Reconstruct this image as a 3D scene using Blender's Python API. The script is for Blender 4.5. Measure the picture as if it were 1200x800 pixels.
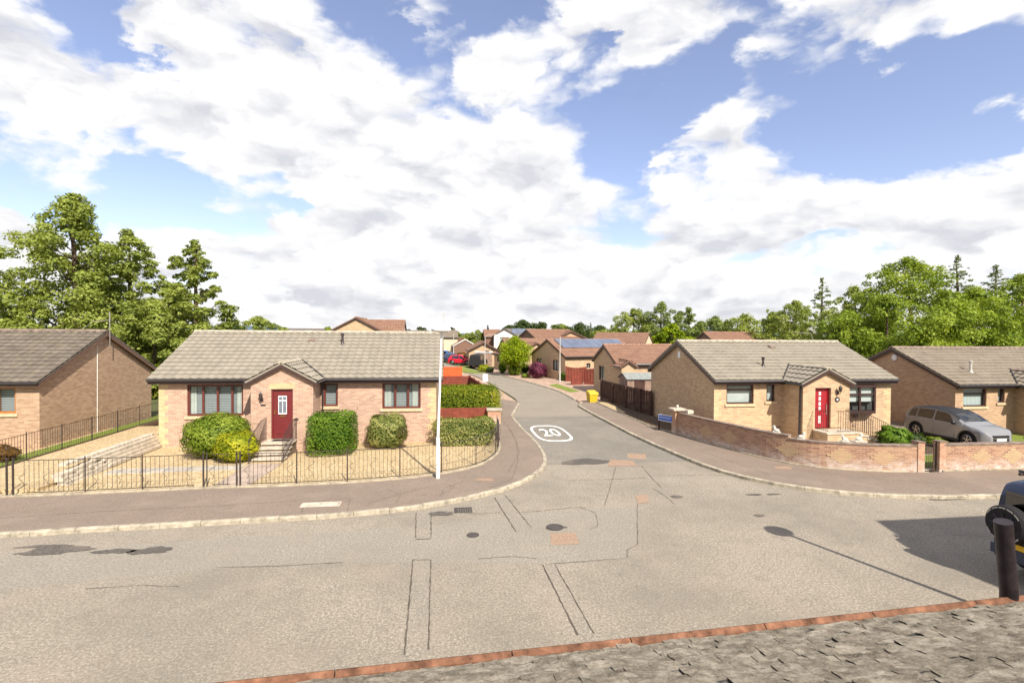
import bpy, bmesh, math, random
import numpy as np
from mathutils import Vector, Matrix
PI = math.pi
S = bpy.context.scene
COL = S.collection
for o in list(bpy.data.objects): bpy.data.objects.remove(o)

# ---------------------------------------------------------------- camera
cam = bpy.data.cameras.new('camera'); co = bpy.data.objects.new('camera', cam); COL.objects.link(co)
cam.sensor_width = 36; cam.lens = 18; cam.clip_start = 0.05; cam.clip_end = 9000
mw = Matrix.Rotation(math.radians(-7.4), 4, 'Z') @ Matrix.Rotation(PI/2 + math.radians(-0.93), 4, 'X') @ Matrix.Rotation(0.0065, 4, 'Z')
mw.translation = (0, 0, 4.85); co.matrix_world = mw
S.camera = co
S.render.resolution_x = 1024; S.render.resolution_y = 682

# ---------------------------------------------------------------- light
SUN_EL = math.radians(43); SUN_AZ = math.radians(20)      # azimuth east of the -Y direction
sd = Vector((math.sin(SUN_AZ)*math.cos(SUN_EL), -math.cos(SUN_AZ)*math.cos(SUN_EL), math.sin(SUN_EL)))
sl = bpy.data.lights.new('sun', 'SUN'); sl.energy = 4.3; sl.angle = math.radians(0.53); sl.color = (1.0, .945, .86)
so = bpy.data.objects.new('sun', sl); COL.objects.link(so); so.location = (30, -60, 60)
so.rotation_euler = sd.to_track_quat('Z', 'Y').to_euler()
S.view_settings.view_transform = 'Standard'; S.view_settings.look = 'None'
S.view_settings.exposure = 0.85; S.view_settings.gamma = 1
S.view_settings.use_curve_mapping = False

W = bpy.data.worlds.new('World'); S.world = W; W.use_nodes = True
nt = W.node_tree; nt.nodes.clear()
def wn(t, **k):
    n = nt.nodes.new(t)
    for a, b in k.items(): setattr(n, a, b)
    return n
def wm(op, a, b=None, c=None, clamp=False):
    n = wn('ShaderNodeMath', operation=op, use_clamp=clamp)
    for i, v in enumerate((a, b, c)):
        if v is None: continue
        if isinstance(v, (int, float)): n.inputs[i].default_value = v
        else: nt.links.new(v, n.inputs[i])
    return n.outputs[0]
tc = wn('ShaderNodeTexCoord'); D = tc.outputs['Generated']
sky = wn('ShaderNodeTexSky', sky_type='NISHITA', sun_disc=False)
sky.sun_elevation = SUN_EL; sky.sun_rotation = PI - SUN_AZ
sky.air_density = 1.0; sky.dust_density = 0.6; sky.ozone_density = 2.0; sky.altitude = 100
sx = wn('ShaderNodeSeparateXYZ'); nt.links.new(D, sx.inputs[0])
AZ = wm('ARCTAN2', sx.outputs[0], sx.outputs[1]); EL = wm('ARCSINE', sx.outputs[2])
# cloud noise in a space that flattens towards the horizon, as a cloud deck does
zz = wm('ADD', wm('MAXIMUM', sx.outputs[2], 0.0), 0.16)
cx = wm('DIVIDE', sx.outputs[0], zz); cy = wm('DIVIDE', sx.outputs[1], zz)
cv = wn('ShaderNodeCombineXYZ'); nt.links.new(cx, cv.inputs[0]); nt.links.new(cy, cv.inputs[1])
def noise(vec, sc, det, ro, dist=0.0, off=(0, 0, 0)):
    mp = wn('ShaderNodeMapping'); mp.inputs['Location'].default_value = off; nt.links.new(vec, mp.inputs[0])
    n = wn('ShaderNodeTexNoise'); nt.links.new(mp.outputs[0], n.inputs['Vector'])
    n.inputs['Scale'].default_value = sc; n.inputs['Detail'].default_value = det
    n.inputs['Roughness'].default_value = ro; n.inputs['Distortion'].default_value = dist
    return n.outputs['Fac']
n1 = noise(cv.outputs[0], 1.5, 12, .62, .25, (3.3, 1.7, 0))
cd = wn('ShaderNodeCombineXYZ'); nt.links.new(sx.outputs[0], cd.inputs[0]); nt.links.new(sx.outputs[1], cd.inputs[1])
nt.links.new(wm('MULTIPLY', sx.outputs[2], 1.9), cd.inputs[2])
n2 = noise(cd.outputs[0], 6.5, 11, .60, .2, (8.1, 2.0, 5.0))
n3 = noise(cd.outputs[0], 3.2, 6, .55, 0, (1.1, 6.0, 2.0))
def puffs(off):
    mp = wn('ShaderNodeMapping'); mp.inputs['Location'].default_value = off
    wv = wn('ShaderNodeVectorMath', operation='ADD'); wc = wn('ShaderNodeCombineXYZ')
    q = wm('MULTIPLY', wm('SUBTRACT', n2, .5), .22); nt.links.new(q, wc.inputs[0]); nt.links.new(wm('MULTIPLY', wm('SUBTRACT', n3, .5), .2), wc.inputs[2])
    nt.links.new(cd.outputs[0], wv.inputs[0]); nt.links.new(wc.outputs[0], wv.inputs[1]); nt.links.new(wv.outputs[0], mp.inputs[0])
    v = wn('ShaderNodeTexVoronoi', feature='F1'); nt.links.new(mp.outputs[0], v.inputs['Vector'])
    v.inputs['Scale'].default_value = 6.0; v.inputs['Detail'].default_value = 2.5; v.inputs['Roughness'].default_value = .55; v.inputs['Lacunarity'].default_value = 2.2
    return wm('SUBTRACT', .50, v.outputs['Distance'])
p1 = puffs((2.2, .7, 1.3)); p2 = puffs((2.2, .7, 1.36))
warp = wm('MULTIPLY', wm('SUBTRACT', n2, .5), .30)
warp2 = wm('MULTIPLY', wm('SUBTRACT', n3, .5), .30)
AZw = wm('ADD', AZ, warp); ELw = wm('ADD', EL, warp2)
# gaps of blue (negative) and heaped clouds (positive) where the photograph has them: (az, el, half width, half height, tilt, weight)
BL = [
 ((-0.5533, 0.4236), .10, .035, -.5, -.60), ((-0.6201, 0.2626), .14, .035, .0, -.60), ((-0.4580, 0.2249), .22, .036, .12, -.85), ((-0.5544, 0.2360), .10, .03, .1, -.4), ((-0.5335, 0.3582), .32, .07, -.1, .45), ((-0.6030, 0.1068), .2, .05, 0, .5), ((-0.3475, 0.1842), .14, .035, .1, -.6),
 ((-0.6406, 0.4194), .10, .04, .0, -.5), ((-0.1557, 0.5265), .09, .04, 0, -.6), ((0.0591, 0.5587), .12, .03, 0, -.6), ((-0.4909, 0.3978), .09, .022, -.5, -.5), ((-0.2656, 0.1917), .05, .02, 0, -.5), ((0.2896, 0.4693), .05, .07, .2, -.55),
 ((0.3229, 0.3520), .09, .08, -.3, -.45), ((0.6007, 0.3752), .21, .08, .12, -.92), ((0.8085, 0.3383), .21, .066, .16, -.88), ((0.5036, 0.4594), .16, .045, .5, -.6),
 ((0.7125, 0.3051), .12, .05, .2, -.6), ((-0.0691, 0.2508), .08, .04, 0, -.45), ((0.4937, 0.1187), .055, .022, 0, -.75), ((0.6860, 0.1134), .12, .016, .1, -.55),
 ((0.2087, 0.4197), .05, .10, 0, -.3),
 ((0.1104, 0.3054), .15, .12, 0, .55), ((0.5197, 0.3249), .10, .055, 0, 1.25), ((-0.1627, 0.2176), .14, .13, 0, .5), ((-0.3340, 0.3780), .45, .13, -.12, .45),
 ((0.8166, 0.4341), .24, .065, 0, .8), ((0.3990, 0.5216), .16, .06, 0, .6), ((0.1255, 0.4993), .12, .06, 0, .3), ((0.7144, 0.1818), .5, .06, .1, .6), ((0.1945, 0.1490), .7, .07, 0, .55), ((-0.6383, 0.1500), .07, .07, 0, .55)]
cov = None
for (ae, ra, re, tilt, w) in BL:
    a0, e0 = ae
    u = wm('SUBTRACT', AZw, a0); v = wm('SUBTRACT', ELw, e0)
    v = wm('MULTIPLY_ADD', u, -tilt, v)
    u = wm('MULTIPLY', u, 1/ra); v = wm('MULTIPLY', v, 1/re)
    d = wm('ADD', wm('MULTIPLY', u, u), wm('MULTIPLY', v, v))
    f = wm('EXPONENT', wm('MULTIPLY', d, -1.0))
    cov = wm('MULTIPLY_ADD', f, w*(.86 if w < 0 else 1.0), cov if cov is not None else 0.0)
dens = wm('ADD', wm('MULTIPLY_ADD', n2, 1.25, cov), wm('MULTIPLY', n1, .7)); dens = wm('MULTIPLY_ADD', p1, .80, wm('ADD', dens, .29))
dens = wm('SUBTRACT', dens, .60)                                       # 0 = clear, about 1 = solid
hz = wm('MULTIPLY', wm('SUBTRACT', .16, EL), 2.2, clamp=True)           # more cover towards the horizon
dens = wm('ADD', dens, hz)
alpha = wn('ShaderNodeMapRange', interpolation_type='SMOOTHSTEP'); nt.links.new(dens, alpha.inputs[0])
alpha.inputs[1].default_value = .03; alpha.inputs[2].default_value = .50
alpha.inputs[3].default_value = .06; alpha.inputs[4].default_value = 1.0
# grey undersides: thick cloud compared with the density a little nearer the sun
cd2 = noise(cd.outputs[0], 6.5, 6, .58, .2, (8.1, 2.0, 5.10))
shade = wm('SUBTRACT', n2, cd2)
sh = wm('MULTIPLY_ADD', shade, 1.5, wm('MULTIPLY_ADD', wm('SUBTRACT', n1, .5), -1.3, .84)); sh = wm('MULTIPLY_ADD', wm('SUBTRACT', p1, p2), 1.5, sh)
edge = wm('MULTIPLY', wm('SUBTRACT', .55, dens), .9, clamp=True); sh = wm('ADD', sh, edge)
lowg = wm('MULTIPLY', wm('SUBTRACT', .085, EL), 4.0, clamp=True)
sh = wm('SUBTRACT', sh, wm('MULTIPLY', lowg, .55))
sh = wm('MAXIMUM', wm('MINIMUM', sh, 1.0), 0.0)
cc = wn('ShaderNodeMix', data_type='RGBA'); nt.links.new(sh, cc.inputs[0])
cc.inputs[6].default_value = (5.9, 6.0, 6.45, 1); cc.inputs[7].default_value = (8.7, 8.65, 8.65, 1)
skt = wn('ShaderNodeMix', data_type='RGBA', blend_type='MULTIPLY'); skt.inputs[0].default_value = 1
nt.links.new(sky.outputs[0], skt.inputs[6]); skt.inputs[7].default_value = (1.9, 1.62, 1.68, 1)
mx = wn('ShaderNodeMix', data_type='RGBA'); nt.links.new(alpha.outputs[0], mx.inputs[0])
nt.links.new(skt.outputs[2], mx.inputs[6]); nt.links.new(cc.outputs[2], mx.inputs[7])
bg = wn('ShaderNodeBackground'); bg.inputs[1].default_value = .068; nt.links.new(mx.outputs[2], bg.inputs[0])
wo = wn('ShaderNodeOutputWorld'); nt.links.new(bg.outputs[0], wo.inputs[0])
W.cycles.sampling_method = 'MANUAL'; W.cycles.sample_map_resolution = 512

# ---------------------------------------------------------------- materials
class NT:
    def __init__(s, name):
        s.m = bpy.data.materials.new(name); s.m.use_nodes = True; s.t = s.m.node_tree
        s.b = s.t.nodes['Principled BSDF']; s.o = s.t.nodes['Material Output']
        s.c = s.t.nodes.new('ShaderNodeTexCoord').outputs['Object']
    def n(s, t, **k):
        n = s.t.nodes.new(t)
        for a, b in k.items(): setattr(n, a, b)
        return n
    def l(s, a, b): s.t.links.new(a, b)
    def math(s, op, a, b=None, clamp=False):
        n = s.n('ShaderNodeMath', operation=op, use_clamp=clamp)
        for i, v in enumerate((a, b)):
            if v is None: continue
            if isinstance(v, (int, float)): n.inputs[i].default_value = v
            else: s.l(v, n.inputs[i])
        return n.outputs[0]
    def noise(s, sc, det=4, ro=.55, vec=None, stretch=None, off=(0, 0, 0)):
        v = vec if vec is not None else s.c
        if stretch or off != (0, 0, 0):
            mp = s.n('ShaderNodeMapping'); s.l(v, mp.inputs[0]); mp.inputs['Location'].default_value = off
            if stretch: mp.inputs['Scale'].default_value = stretch
            v = mp.outputs[0]
        n = s.n('ShaderNodeTexNoise'); s.l(v, n.inputs['Vector'])
        n.inputs['Scale'].default_value = sc; n.inputs['Detail'].default_value = det; n.inputs['Roughness'].default_value = ro
        return n.outputs['Fac']
    def ramp(s, f, stops):
        r = s.n('ShaderNodeValToRGB'); s.l(f, r.inputs[0]); e = r.color_ramp.elements
        while len(e) < len(stops): e.new(.5)
        for q, (p, c) in zip(e, stops):
            q.position = p; q.color = (*c, 1) if len(c) == 3 else c
        return r.outputs[0]
    def rng(s, f, a, b, c=0, d=1):
        r = s.n('ShaderNodeMapRange'); s.l(f, r.inputs[0])
        for i, v in enumerate((a, b, c, d)): r.inputs[i+1].default_value = v
        return r.outputs[0]
    def mix(s, f, a, b, mode='MIX'):
        x = s.n('ShaderNodeMix', data_type='RGBA', blend_type=mode)
        for i, v in ((0, f), (6, a), (7, b)):
            if isinstance(v, (int, float)): x.inputs[i].default_value = v
            elif isinstance(v, tuple): x.inputs[i].default_value = (*v, 1)
            else: s.l(v, x.inputs[i])
        return x.outputs[2]
    def base(s, c, rough=.8, spec=.3, metal=0):
        if isinstance(c, tuple): s.b.inputs['Base Color'].default_value = (*c, 1)
        else: s.l(c, s.b.inputs['Base Color'])
        s.b.inputs['Roughness'].default_value = rough; s.b.inputs['Specular IOR Level'].default_value = spec
        s.b.inputs['Metallic'].default_value = metal
    def bump(s, h, st=.4, dist=.02):
        b = s.n('ShaderNodeBump'); b.inputs['Strength'].default_value = st; b.inputs['Distance'].default_value = dist
        s.l(h, b.inputs['Height']); s.l(b.outputs[0], s.b.inputs['Normal'])

def plain(name, c, rough=.6, spec=.4, metal=0, var=.12, sc=6, bump=0):
    t = NT(name); n = t.noise(sc, 5, .6)
    lo = tuple(max(0, v*(1-var*1.6)) for v in c); hi = tuple(min(1, v*(1+var)) for v in c)
    t.base(t.ramp(n, [(.3, lo), (.7, hi)]), rough, spec, metal)
    if bump: t.bump(t.noise(sc*8, 4), bump, .01)
    return t.m

def brick(name, c1, c2, mortar, stain=(.5, .45, .4), stain_amt=.25, salt=0.0, uv=False):
    t = NT(name)
    if uv: t.c = t.n('ShaderNodeTexCoord').outputs['UV']
    sp = t.n('ShaderNodeSeparateXYZ'); t.l(t.c, sp.inputs[0])
    cb = t.n('ShaderNodeCombineXYZ'); t.l(sp.outputs[0] if uv else t.math('ADD', sp.outputs[0], sp.outputs[1]), cb.inputs[0]); t.l(sp.outputs[1 if uv else 2], cb.inputs[1])
    b = t.n('ShaderNodeTexBrick'); t.l(cb.outputs[0], b.inputs['Vector'])
    b.inputs['Scale'].default_value = 1.0; b.inputs['Brick Width'].default_value = .225; b.inputs['Row Height'].default_value = .075
    b.inputs['Mortar Size'].default_value = .009; b.inputs['Mortar Smooth'].default_value = .1; b.inputs['Bias'].default_value = .0
    b.inputs['Color1'].default_value = (*c1, 1); b.inputs['Color2'].default_value = (*c2, 1); b.inputs['Mortar'].default_value = (*mortar, 1)
    big = t.noise(.55, 6, .65, cb.outputs[0]); fine = t.noise(14, 4, .6, cb.outputs[0])
    c = t.mix(t.rng(fine, .35, .7, 0, .22), b.outputs['Color'], tuple(v*.62 for v in c1))
    c = t.mix(t.rng(big, .42, .72, 0, stain_amt), c, stain)
    if salt:
        low = t.rng(sp.outputs[1 if uv else 2], .12, .62, 1, 0)
        sn = t.rng(t.noise(3.0, 6, .7, cb.outputs[0], (1, 2, 1)), .38, .66, 0, 1)
        c = t.mix(t.math('MULTIPLY', t.math('MULTIPLY', low, sn), salt), c, (.62, .58, .52))
    t.base(c, .88, .2)
    t.bump(b.outputs['Fac'], -.35, .01)
    return t.m

def tiles(name, c1, c2, moss=None, moss_amt=0.0, sc=3.0):
    t = NT(name)
    v = t.n('ShaderNodeTexVoronoi'); v.inputs['Scale'].default_value = sc; t.l(t.c, v.inputs['Vector'])
    f = t.math('ADD', t.math('MULTIPLY', v.outputs['Color'], .22), t.math('MULTIPLY', t.noise(1.4, 7, .7), .80))
    c = t.ramp(f, [(.3, c1), (.72, c2)])
    c = t.mix(t.rng(t.noise(22, 4, .7), .4, .75, 0, .25), c, tuple(q*.55 for q in c1))
    if moss: c = t.mix(t.rng(t.noise(2.4, 8, .75, off=(4, 2, 1)), .48, .68, 0, moss_amt), c, moss)
    t.base(c, .9, .15); t.bump(t.noise(40, 4, .7), .25, .01)
    return t.m

def foliage(name, dark, mid, light, sc=.8, trans=.42):
    t = NT(name)
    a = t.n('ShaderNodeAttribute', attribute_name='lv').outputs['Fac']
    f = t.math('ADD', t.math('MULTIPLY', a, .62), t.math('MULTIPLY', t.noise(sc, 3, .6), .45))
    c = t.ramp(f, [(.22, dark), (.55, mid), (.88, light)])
    t.base(c, .62, .22)
    tr = t.n('ShaderNodeBsdfTranslucent'); t.l(t.mix(1.0, c, (1.0, 1.0, .45), 'MULTIPLY'), tr.inputs[0])
    ms = t.n('ShaderNodeMixShader'); ms.inputs[0].default_value = trans
    t.l(t.b.outputs[0], ms.inputs[1]); t.l(tr.outputs[0], ms.inputs[2]); t.l(ms.outputs[0], t.o.inputs[0])
    return t.m

def glass(name, tint=(.8, .85, .85), op=.35):
    t = NT(name); t.t.nodes.remove(t.b)
    gl = t.n('ShaderNodeBsdfGlossy'); gl.inputs['Roughness'].default_value = .02
    tr = t.n('ShaderNodeBsdfTransparent'); tr.inputs[0].default_value = (*tint, 1)
    ge = t.n('ShaderNodeNewGeometry'); dp = t.n('ShaderNodeVectorMath', operation='DOT_PRODUCT'); t.l(ge.outputs['Normal'], dp.inputs[0]); t.l(ge.outputs['Incoming'], dp.inputs[1])
    f = t.math('POWER', t.math('SUBTRACT', 1.0, t.math('ABSOLUTE', dp.outputs['Value'])), 4.0)
    f = t.math('ADD', t.math('MULTIPLY', f, .9), .05 + op*.12, True)
    ms = t.n('ShaderNodeMixShader'); t.l(f, ms.inputs[0]); t.l(tr.outputs[0], ms.inputs[1]); t.l(gl.outputs[0], ms.inputs[2])
    t.l(ms.outputs[0], t.o.inputs[0]); return t.m

def asphalt(name, base, spec_c, dark, lo=.50):
    t = NT(name)
    chip = t.noise(34, 3, .8); chip2 = t.noise(21, 6, .88, off=(3, 1, 0)); big = t.noise(.35, 7, .62); mid = t.noise(2.3, 6, .7, off=(7, 2, 0))
    c = t.ramp(chip2, [(.38, tuple(v*lo for v in base)), (.46, tuple(v*(.5+.5*lo)*1.08 for v in base)), (.51, base), (.57, spec_c), (.65, tuple(min(1, v*1.3) for v in spec_c))])
    c = t.mix(t.rng(chip, .40, .60, .0, .5), c, tuple(v*.62 for v in base))
    c = t.mix(t.rng(big, .40, .64, 0, .55), c, dark)
    c = t.mix(t.rng(mid, .52, .68, 0, .45), c, dark)
    c = t.mix(t.rng(t.noise(7, 6, .75, off=(2, 5, 0)), .54, .66, 0, .40), c, tuple(v*.9 for v in dark))
    c = t.mix(t.rng(t.noise(.8, 4, .6, off=(1, 9, 0)), .52, .75, 0, .35), c, (.33, .26, .20))
    t.base(c, .92, .15); t.bump(chip2, .5, .012)
    return t.m

M = {}
M['asphalt'] = asphalt('old_asphalt', (.31, .266, .206), (.47, .41, .325), (.18, .156, .122))
M['asphalt_side'] = asphalt('side_asphalt', (.235, .212, .172), (.36, .32, .265), (.155, .14, .115))
M['shared'] = asphalt('shared_surface', (.30, .255, .20), (.38, .32, .25), (.22, .19, .15))
M['patch'] = asphalt('trench_patch', (.29, .25, .195), (.44, .39, .315), (.22, .195, .155))
M['patch_pink'] = asphalt('pink_patch', (.37, .25, .17), (.46, .33, .23), (.28, .19, .13))
M['band'] = asphalt('worn_band', (.30, .265, .21), (.42, .37, .30), (.23, .20, .16))
M['stain'] = asphalt('tar_patch', (.12, .105, .09), (.20, .175, .145), (.085, .075, .065))
M['pavement'] = asphalt('pavement_asphalt', (.255, .195, .15), (.315, .25, .195), (.18, .14, .11), .72)
M['crack'] = plain('crack', (.11, .09, .072), .95, .1)
M['kerb'] = plain('kerb_concrete', (.40, .345, .255), .9, .2, var=.3, sc=5, bump=.3)
M['edging'] = plain('edging_concrete', (.36, .30, .21), .9, .2, var=.25, sc=4)
M['concrete'] = plain('concrete', (.42, .37, .30), .9, .2, var=.22, sc=4, bump=.3)
M['riser'] = plain('shaded_step_riser', (.20, .15, .11), .9, .2, var=.2, sc=5)  # darkened colour stands in for the shadow under the tread nosings
M['slab'] = plain('pink_slab', (.40, .31, .24), .9, .2, var=.2, sc=3, bump=.3)
M['pale_slab'] = plain('pale_slab', (.52, .45, .35), .9, .2, var=.2, sc=5, bump=.3)
M['driveway'] = plain('pink_driveway', (.42, .29, .21), .9, .2, var=.2, sc=2, bump=.3)
M['soil'] = plain('soil', (.13, .09, .06), .95, .1, var=.3, sc=7, bump=.5)
t = NT('golden_gravel')
v = t.n('ShaderNodeTexVoronoi'); v.inputs['Scale'].default_value = 22; t.l(t.c, v.inputs['Vector'])
c = t.ramp(v.outputs['Color'], [(.05, (.27, .18, .085)), (.4, (.46, .335, .17)), (.9, (.64, .52, .33))])
c = t.mix(t.rng(t.noise(.9, 6, .7), .42, .7, 0, .4), c, (.36, .26, .15))
t.base(c, .9, .2); t.bump(v.outputs['Distance'], .8, .03); M['gravel'] = t.m
t = NT('lawn_grass')
c = t.ramp(t.noise(30, 5, .7), [(.3, (.09, .13, .02)), (.55, (.19, .235, .045)), (.75, (.32, .33, .09))])
c = t.mix(t.rng(t.noise(1.1, 6, .65), .45, .7, 0, .5), c, (.19, .19, .055)); t.base(c, .95, .1); t.bump(t.noise(60, 4, .8), .8, .03); M['grass'] = t.m
t = NT('ground_cover')
c = t.ramp(t.noise(.05, 8, .7), [(.3, (.07, .085, .035)), (.55, (.11, .12, .05)), (.7, (.17, .15, .08))]); t.base(c, .95, .1); M['ground'] = t.m
M['hill'] = plain('hazy_far_hill', (.10, .14, .17), .95, .1, var=.2, sc=.004)  # bluish tint paints the haze of distance into the hill colour
M['brickL'] = brick('pinkish_buff_brick', (.55, .345, .235), (.35, .20, .135), (.46, .375, .30), (.46, .33, .24), .3)
M['brickN'] = brick('brown_buff_brick', (.53, .35, .215), (.34, .205, .12), (.40, .31, .23), (.36, .24, .15), .3)
M['brickR'] = brick('golden_buff_brick', (.57, .385, .215), (.37, .225, .125), (.47, .39, .28), (.50, .34, .19), .3)
M['brickF'] = brick('orange_buff_brick', (.52, .335, .19), (.34, .20, .115), (.42, .33, .24), (.42, .27, .16), .3)
M['brickWall'] = brick('garden_wall_brick', (.40, .17, .10), (.47, .27, .155), (.42, .33, .25), (.46, .33, .20), .35, salt=.85)
M['brickRed'] = brick('red_brown_brick', (.22, .10, .065), (.17, .08, .05), (.22, .17, .13), (.20, .12, .08), .3)
M['quoin'] = brick('yellow_quoin_brick', (.62, .47, .24), (.46, .33, .16), (.50, .42, .30), (.42, .30, .18), .35)
M['lintel'] = plain('cream_stone', (.58, .44, .27), .85, .2, var=.12, sc=8)
M['render'] = plain('white_render', (.72, .68, .60), .85, .2, var=.08, sc=2)
M['cream'] = plain('cream_render', (.62, .50, .34), .85, .2, var=.1, sc=2)
M['tileBuff'] = tiles('buff_roof_tile', (.235, .205, .158), (.315, .275, .215), (.19, .168, .128), .4)
M['tileBrown'] = tiles('mossy_brown_roof_tile', (.105, .086, .068), (.20, .165, .13), (.24, .21, .12), .4)
M['tileGrey'] = tiles('weathered_roof_tile', (.185, .15, .112), (.275, .23, .175), (.21, .18, .13), .4)
M['tileRed'] = tiles('red_brown_roof_tile', (.21, .115, .078), (.31, .18, .12), (.22, .15, .10), .4)
M['tileSlate'] = tiles('slate_roof_tile', (.13, .12, .12), (.22, .20, .19), (.2, .18, .13), .3)
M['ridgeBuff'] = plain('buff_ridge_tile', (.40, .345, .26), .9, .15, var=.2, sc=4)
M['ridgeBrown'] = plain('brown_ridge_tile', (.24, .18, .14), .9, .15, var=.3, sc=4)
M['ridgeRed'] = plain('red_ridge_tile', (.30, .17, .115), .9, .15, var=.2, sc=4)
M['trim'] = plain('dark_brown_trim', (.055, .030, .024), .45, .4)
M['trimMid'] = plain('brown_trim', (.16, .09, .06), .5, .4)
M['gutter'] = plain('black_gutter', (.03, .024, .024), .35, .5)
M['frameRed'] = plain('mahogany_frame', (.115, .028, .018), .4, .5)
M['frameDark'] = plain('dark_brown_frame', (.05, .022, .018), .4, .5)
M['frameOrange'] = plain('orange_wood_frame', (.40, .16, .04), .4, .5)
M['frameWhite'] = plain('white_frame', (.75, .74, .70), .4, .5)
M['doorRed'] = plain('dark_red_door', (.15, .020, .020), .38, .5, var=.08)
M['doorBright'] = plain('bright_red_door', (.32, .018, .026), .35, .5, var=.06)
M['glass'] = glass('window_glass'); M['carglass'] = glass('car_glass', (.07, .08, .08), .9)
M['net'] = plain('net_curtain', (.66, .66, .60), .9, .1, var=.06, sc=3)
t = NT('blind'); w = t.n('ShaderNodeTexWave', bands_direction='Z'); w.inputs['Scale'].default_value = 4.5; t.l(t.c, w.inputs['Vector'])
t.base(t.ramp(w.outputs['Fac'], [(.2, (.16, .17, .17)), (.6, (.42, .43, .42))]), .8, .2); M['blind'] = t.m
t = NT('pleated_curtain'); w = t.n('ShaderNodeTexWave', bands_direction='X'); w.inputs['Scale'].default_value = 4; w.inputs['Distortion'].default_value = 1; t.l(t.c, w.inputs['Vector'])
t.base(t.ramp(w.outputs['Fac'], [(.2, (.44, .48, .45)), (.7, (.68, .70, .66))]), .9, .1); M['curtain'] = t.m
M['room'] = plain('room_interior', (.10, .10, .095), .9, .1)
M['iron'] = plain('black_iron', (.045, .032, .028), .45, .5)
M['gold'] = plain('brass', (.65, .42, .12), .3, .6, 1)
M['lampwhite'] = plain('white_lamp_post', (.74, .73, .69), .45, .4, var=.05)
M['lampgrey'] = plain('grey_lamp_post', (.46, .43, .37), .5, .4, var=.1)
M['white'] = plain('white_paint', (.80, .79, .74), .7, .2, var=.10, sc=14)
M['roadwhite'] = plain('road_paint', (.78, .76, .70), .75, .2, var=.12, sc=6)
M['statue'] = plain('white_statue', (.60, .56, .48), .8, .2, var=.1, sc=10)
M['fenceBrown'] = plain('dark_brown_timber', (.085, .045, .035), .85, .15, var=.3, sc=3)
M['fenceRed'] = plain('red_stained_timber', (.20, .05, .032), .75, .2, var=.2, sc=3)
M['fenceOrange'] = plain('orange_stained_timber', (.72, .10, .025), .7, .2, var=.08, sc=3)
M['felt'] = plain('grey_roofing_felt', (.24, .25, .23), .9, .1, var=.15, sc=5)
M['timberPink'] = plain('faded_timber', (.30, .20, .15), .85, .15, var=.2, sc=3)
M['yellow'] = plain('yellow_plastic', (.56, .38, .02), .45, .4, var=.06)
M['blue'] = plain('blue_sign', (.03, .12, .50), .4, .4, var=.1)
M['plate'] = plain('yellow_number_plate', (.80, .48, .02), .4, .4, var=.05)
M['platew'] = plain('white_number_plate', (.75, .75, .72), .4, .4, var=.05)
M['cast'] = plain('cast_iron_cover', (.075, .062, .055), .7, .4, var=.3, sc=30, bump=.4)
M['silver'] = plain('silver_car_paint', (.27, .265, .26), .22, .6, .3, var=.04, sc=2)
M['navy'] = plain('dark_blue_car_paint', (.02, .035, .12), .25, .6, .2, var=.04, sc=2)
M['bluecar'] = plain('blue_car_paint', (.03, .13, .36), .25, .6, .2, var=.04, sc=2)
M['redcar'] = plain('red_car_paint', (.62, .012, .03), .25, .6, .1, var=.04, sc=2)
M['darkcar'] = plain('grey_blue_vehicle_paint', (.035, .045, .085), .25, .6, .4, var=.04, sc=2)
M['blackpl'] = plain('black_plastic', (.018, .017, .018), .5, .4)
M['rubber'] = plain('tyre_rubber', (.022, .020, .021), .8, .2, sc=20)
M['alloy'] = plain('alloy_rim', (.62, .56, .48), .3, .6, .8, var=.05)
M['lens'] = plain('headlight_lens', (.16, .18, .21), .08, .8)
M['redlens'] = plain('tail_light_lens', (.45, .01, .01), .15, .7)
M['solar'] = plain('solar_panel', (.15, .17, .22), .15, .7, .1, var=.15, sc=.6)
M['lead'] = plain('lead_flashing', (.05, .045, .045), .7, .3)
M['bark'] = plain('bark', (.11, .075, .05), .95, .1, var=.35, sc=8, bump=.5)
M['pipe'] = plain('black_flue_paint', (.026, .018, .019), .45, .4, var=.4, sc=9)
M['terra'] = plain('terracotta', (.20, .095, .055), .9, .15, var=.45, sc=9, bump=.6)
t = NT('lichened_stone_tile')
v = t.n('ShaderNodeTexVoronoi'); v.inputs['Scale'].default_value = 9; t.l(t.c, v.inputs['Vector'])
c = t.ramp(t.noise(6, 10, .8), [(.34, (.10, .082, .06)), (.48, (.25, .21, .155)), (.60, (.46, .40, .31))])
c = t.mix(t.rng(t.noise(60, 5, .8), .5, .7, 0, .6), c, (.42, .38, .31))
c = t.mix(t.rng(t.noise(7, 6, .8, off=(5, 3, 2)), .64, .72, 0, .75), c, (.27, .24, .05))
c = t.mix(t.rng(t.noise(11, 6, .8, off=(1, 8, 2)), .62, .70, 0, .8), c, (.045, .04, .035))
t.base(c, .95, .1); t.bump(t.noise(35, 7, .8), .9, .03); M['stoneTile'] = t.m
M['leafTree'] = foliage('tree_leaf', (.14, .18, .035), (.27, .32, .06), (.42, .46, .11))
M['leafMaple'] = foliage('maple_leaf', (.10, .155, .016), (.23, .31, .03), (.41, .47, .07))
M['leafDark'] = foliage('dark_tree_leaf', (.028, .05, .012), (.06, .095, .022), (.12, .16, .04))
M['leafPale'] = foliage('pale_tree_leaf', (.10, .14, .035), (.20, .25, .065), (.33, .38, .12))
M['needle'] = foliage('conifer_needle', (.08, .11, .04), (.15, .19, .07), (.25, .29, .12))
M['leafBright'] = foliage('bright_yellow_green_leaf', (.10, .17, .004), (.25, .34, .008), (.46, .50, .02), 1.2)
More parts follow.
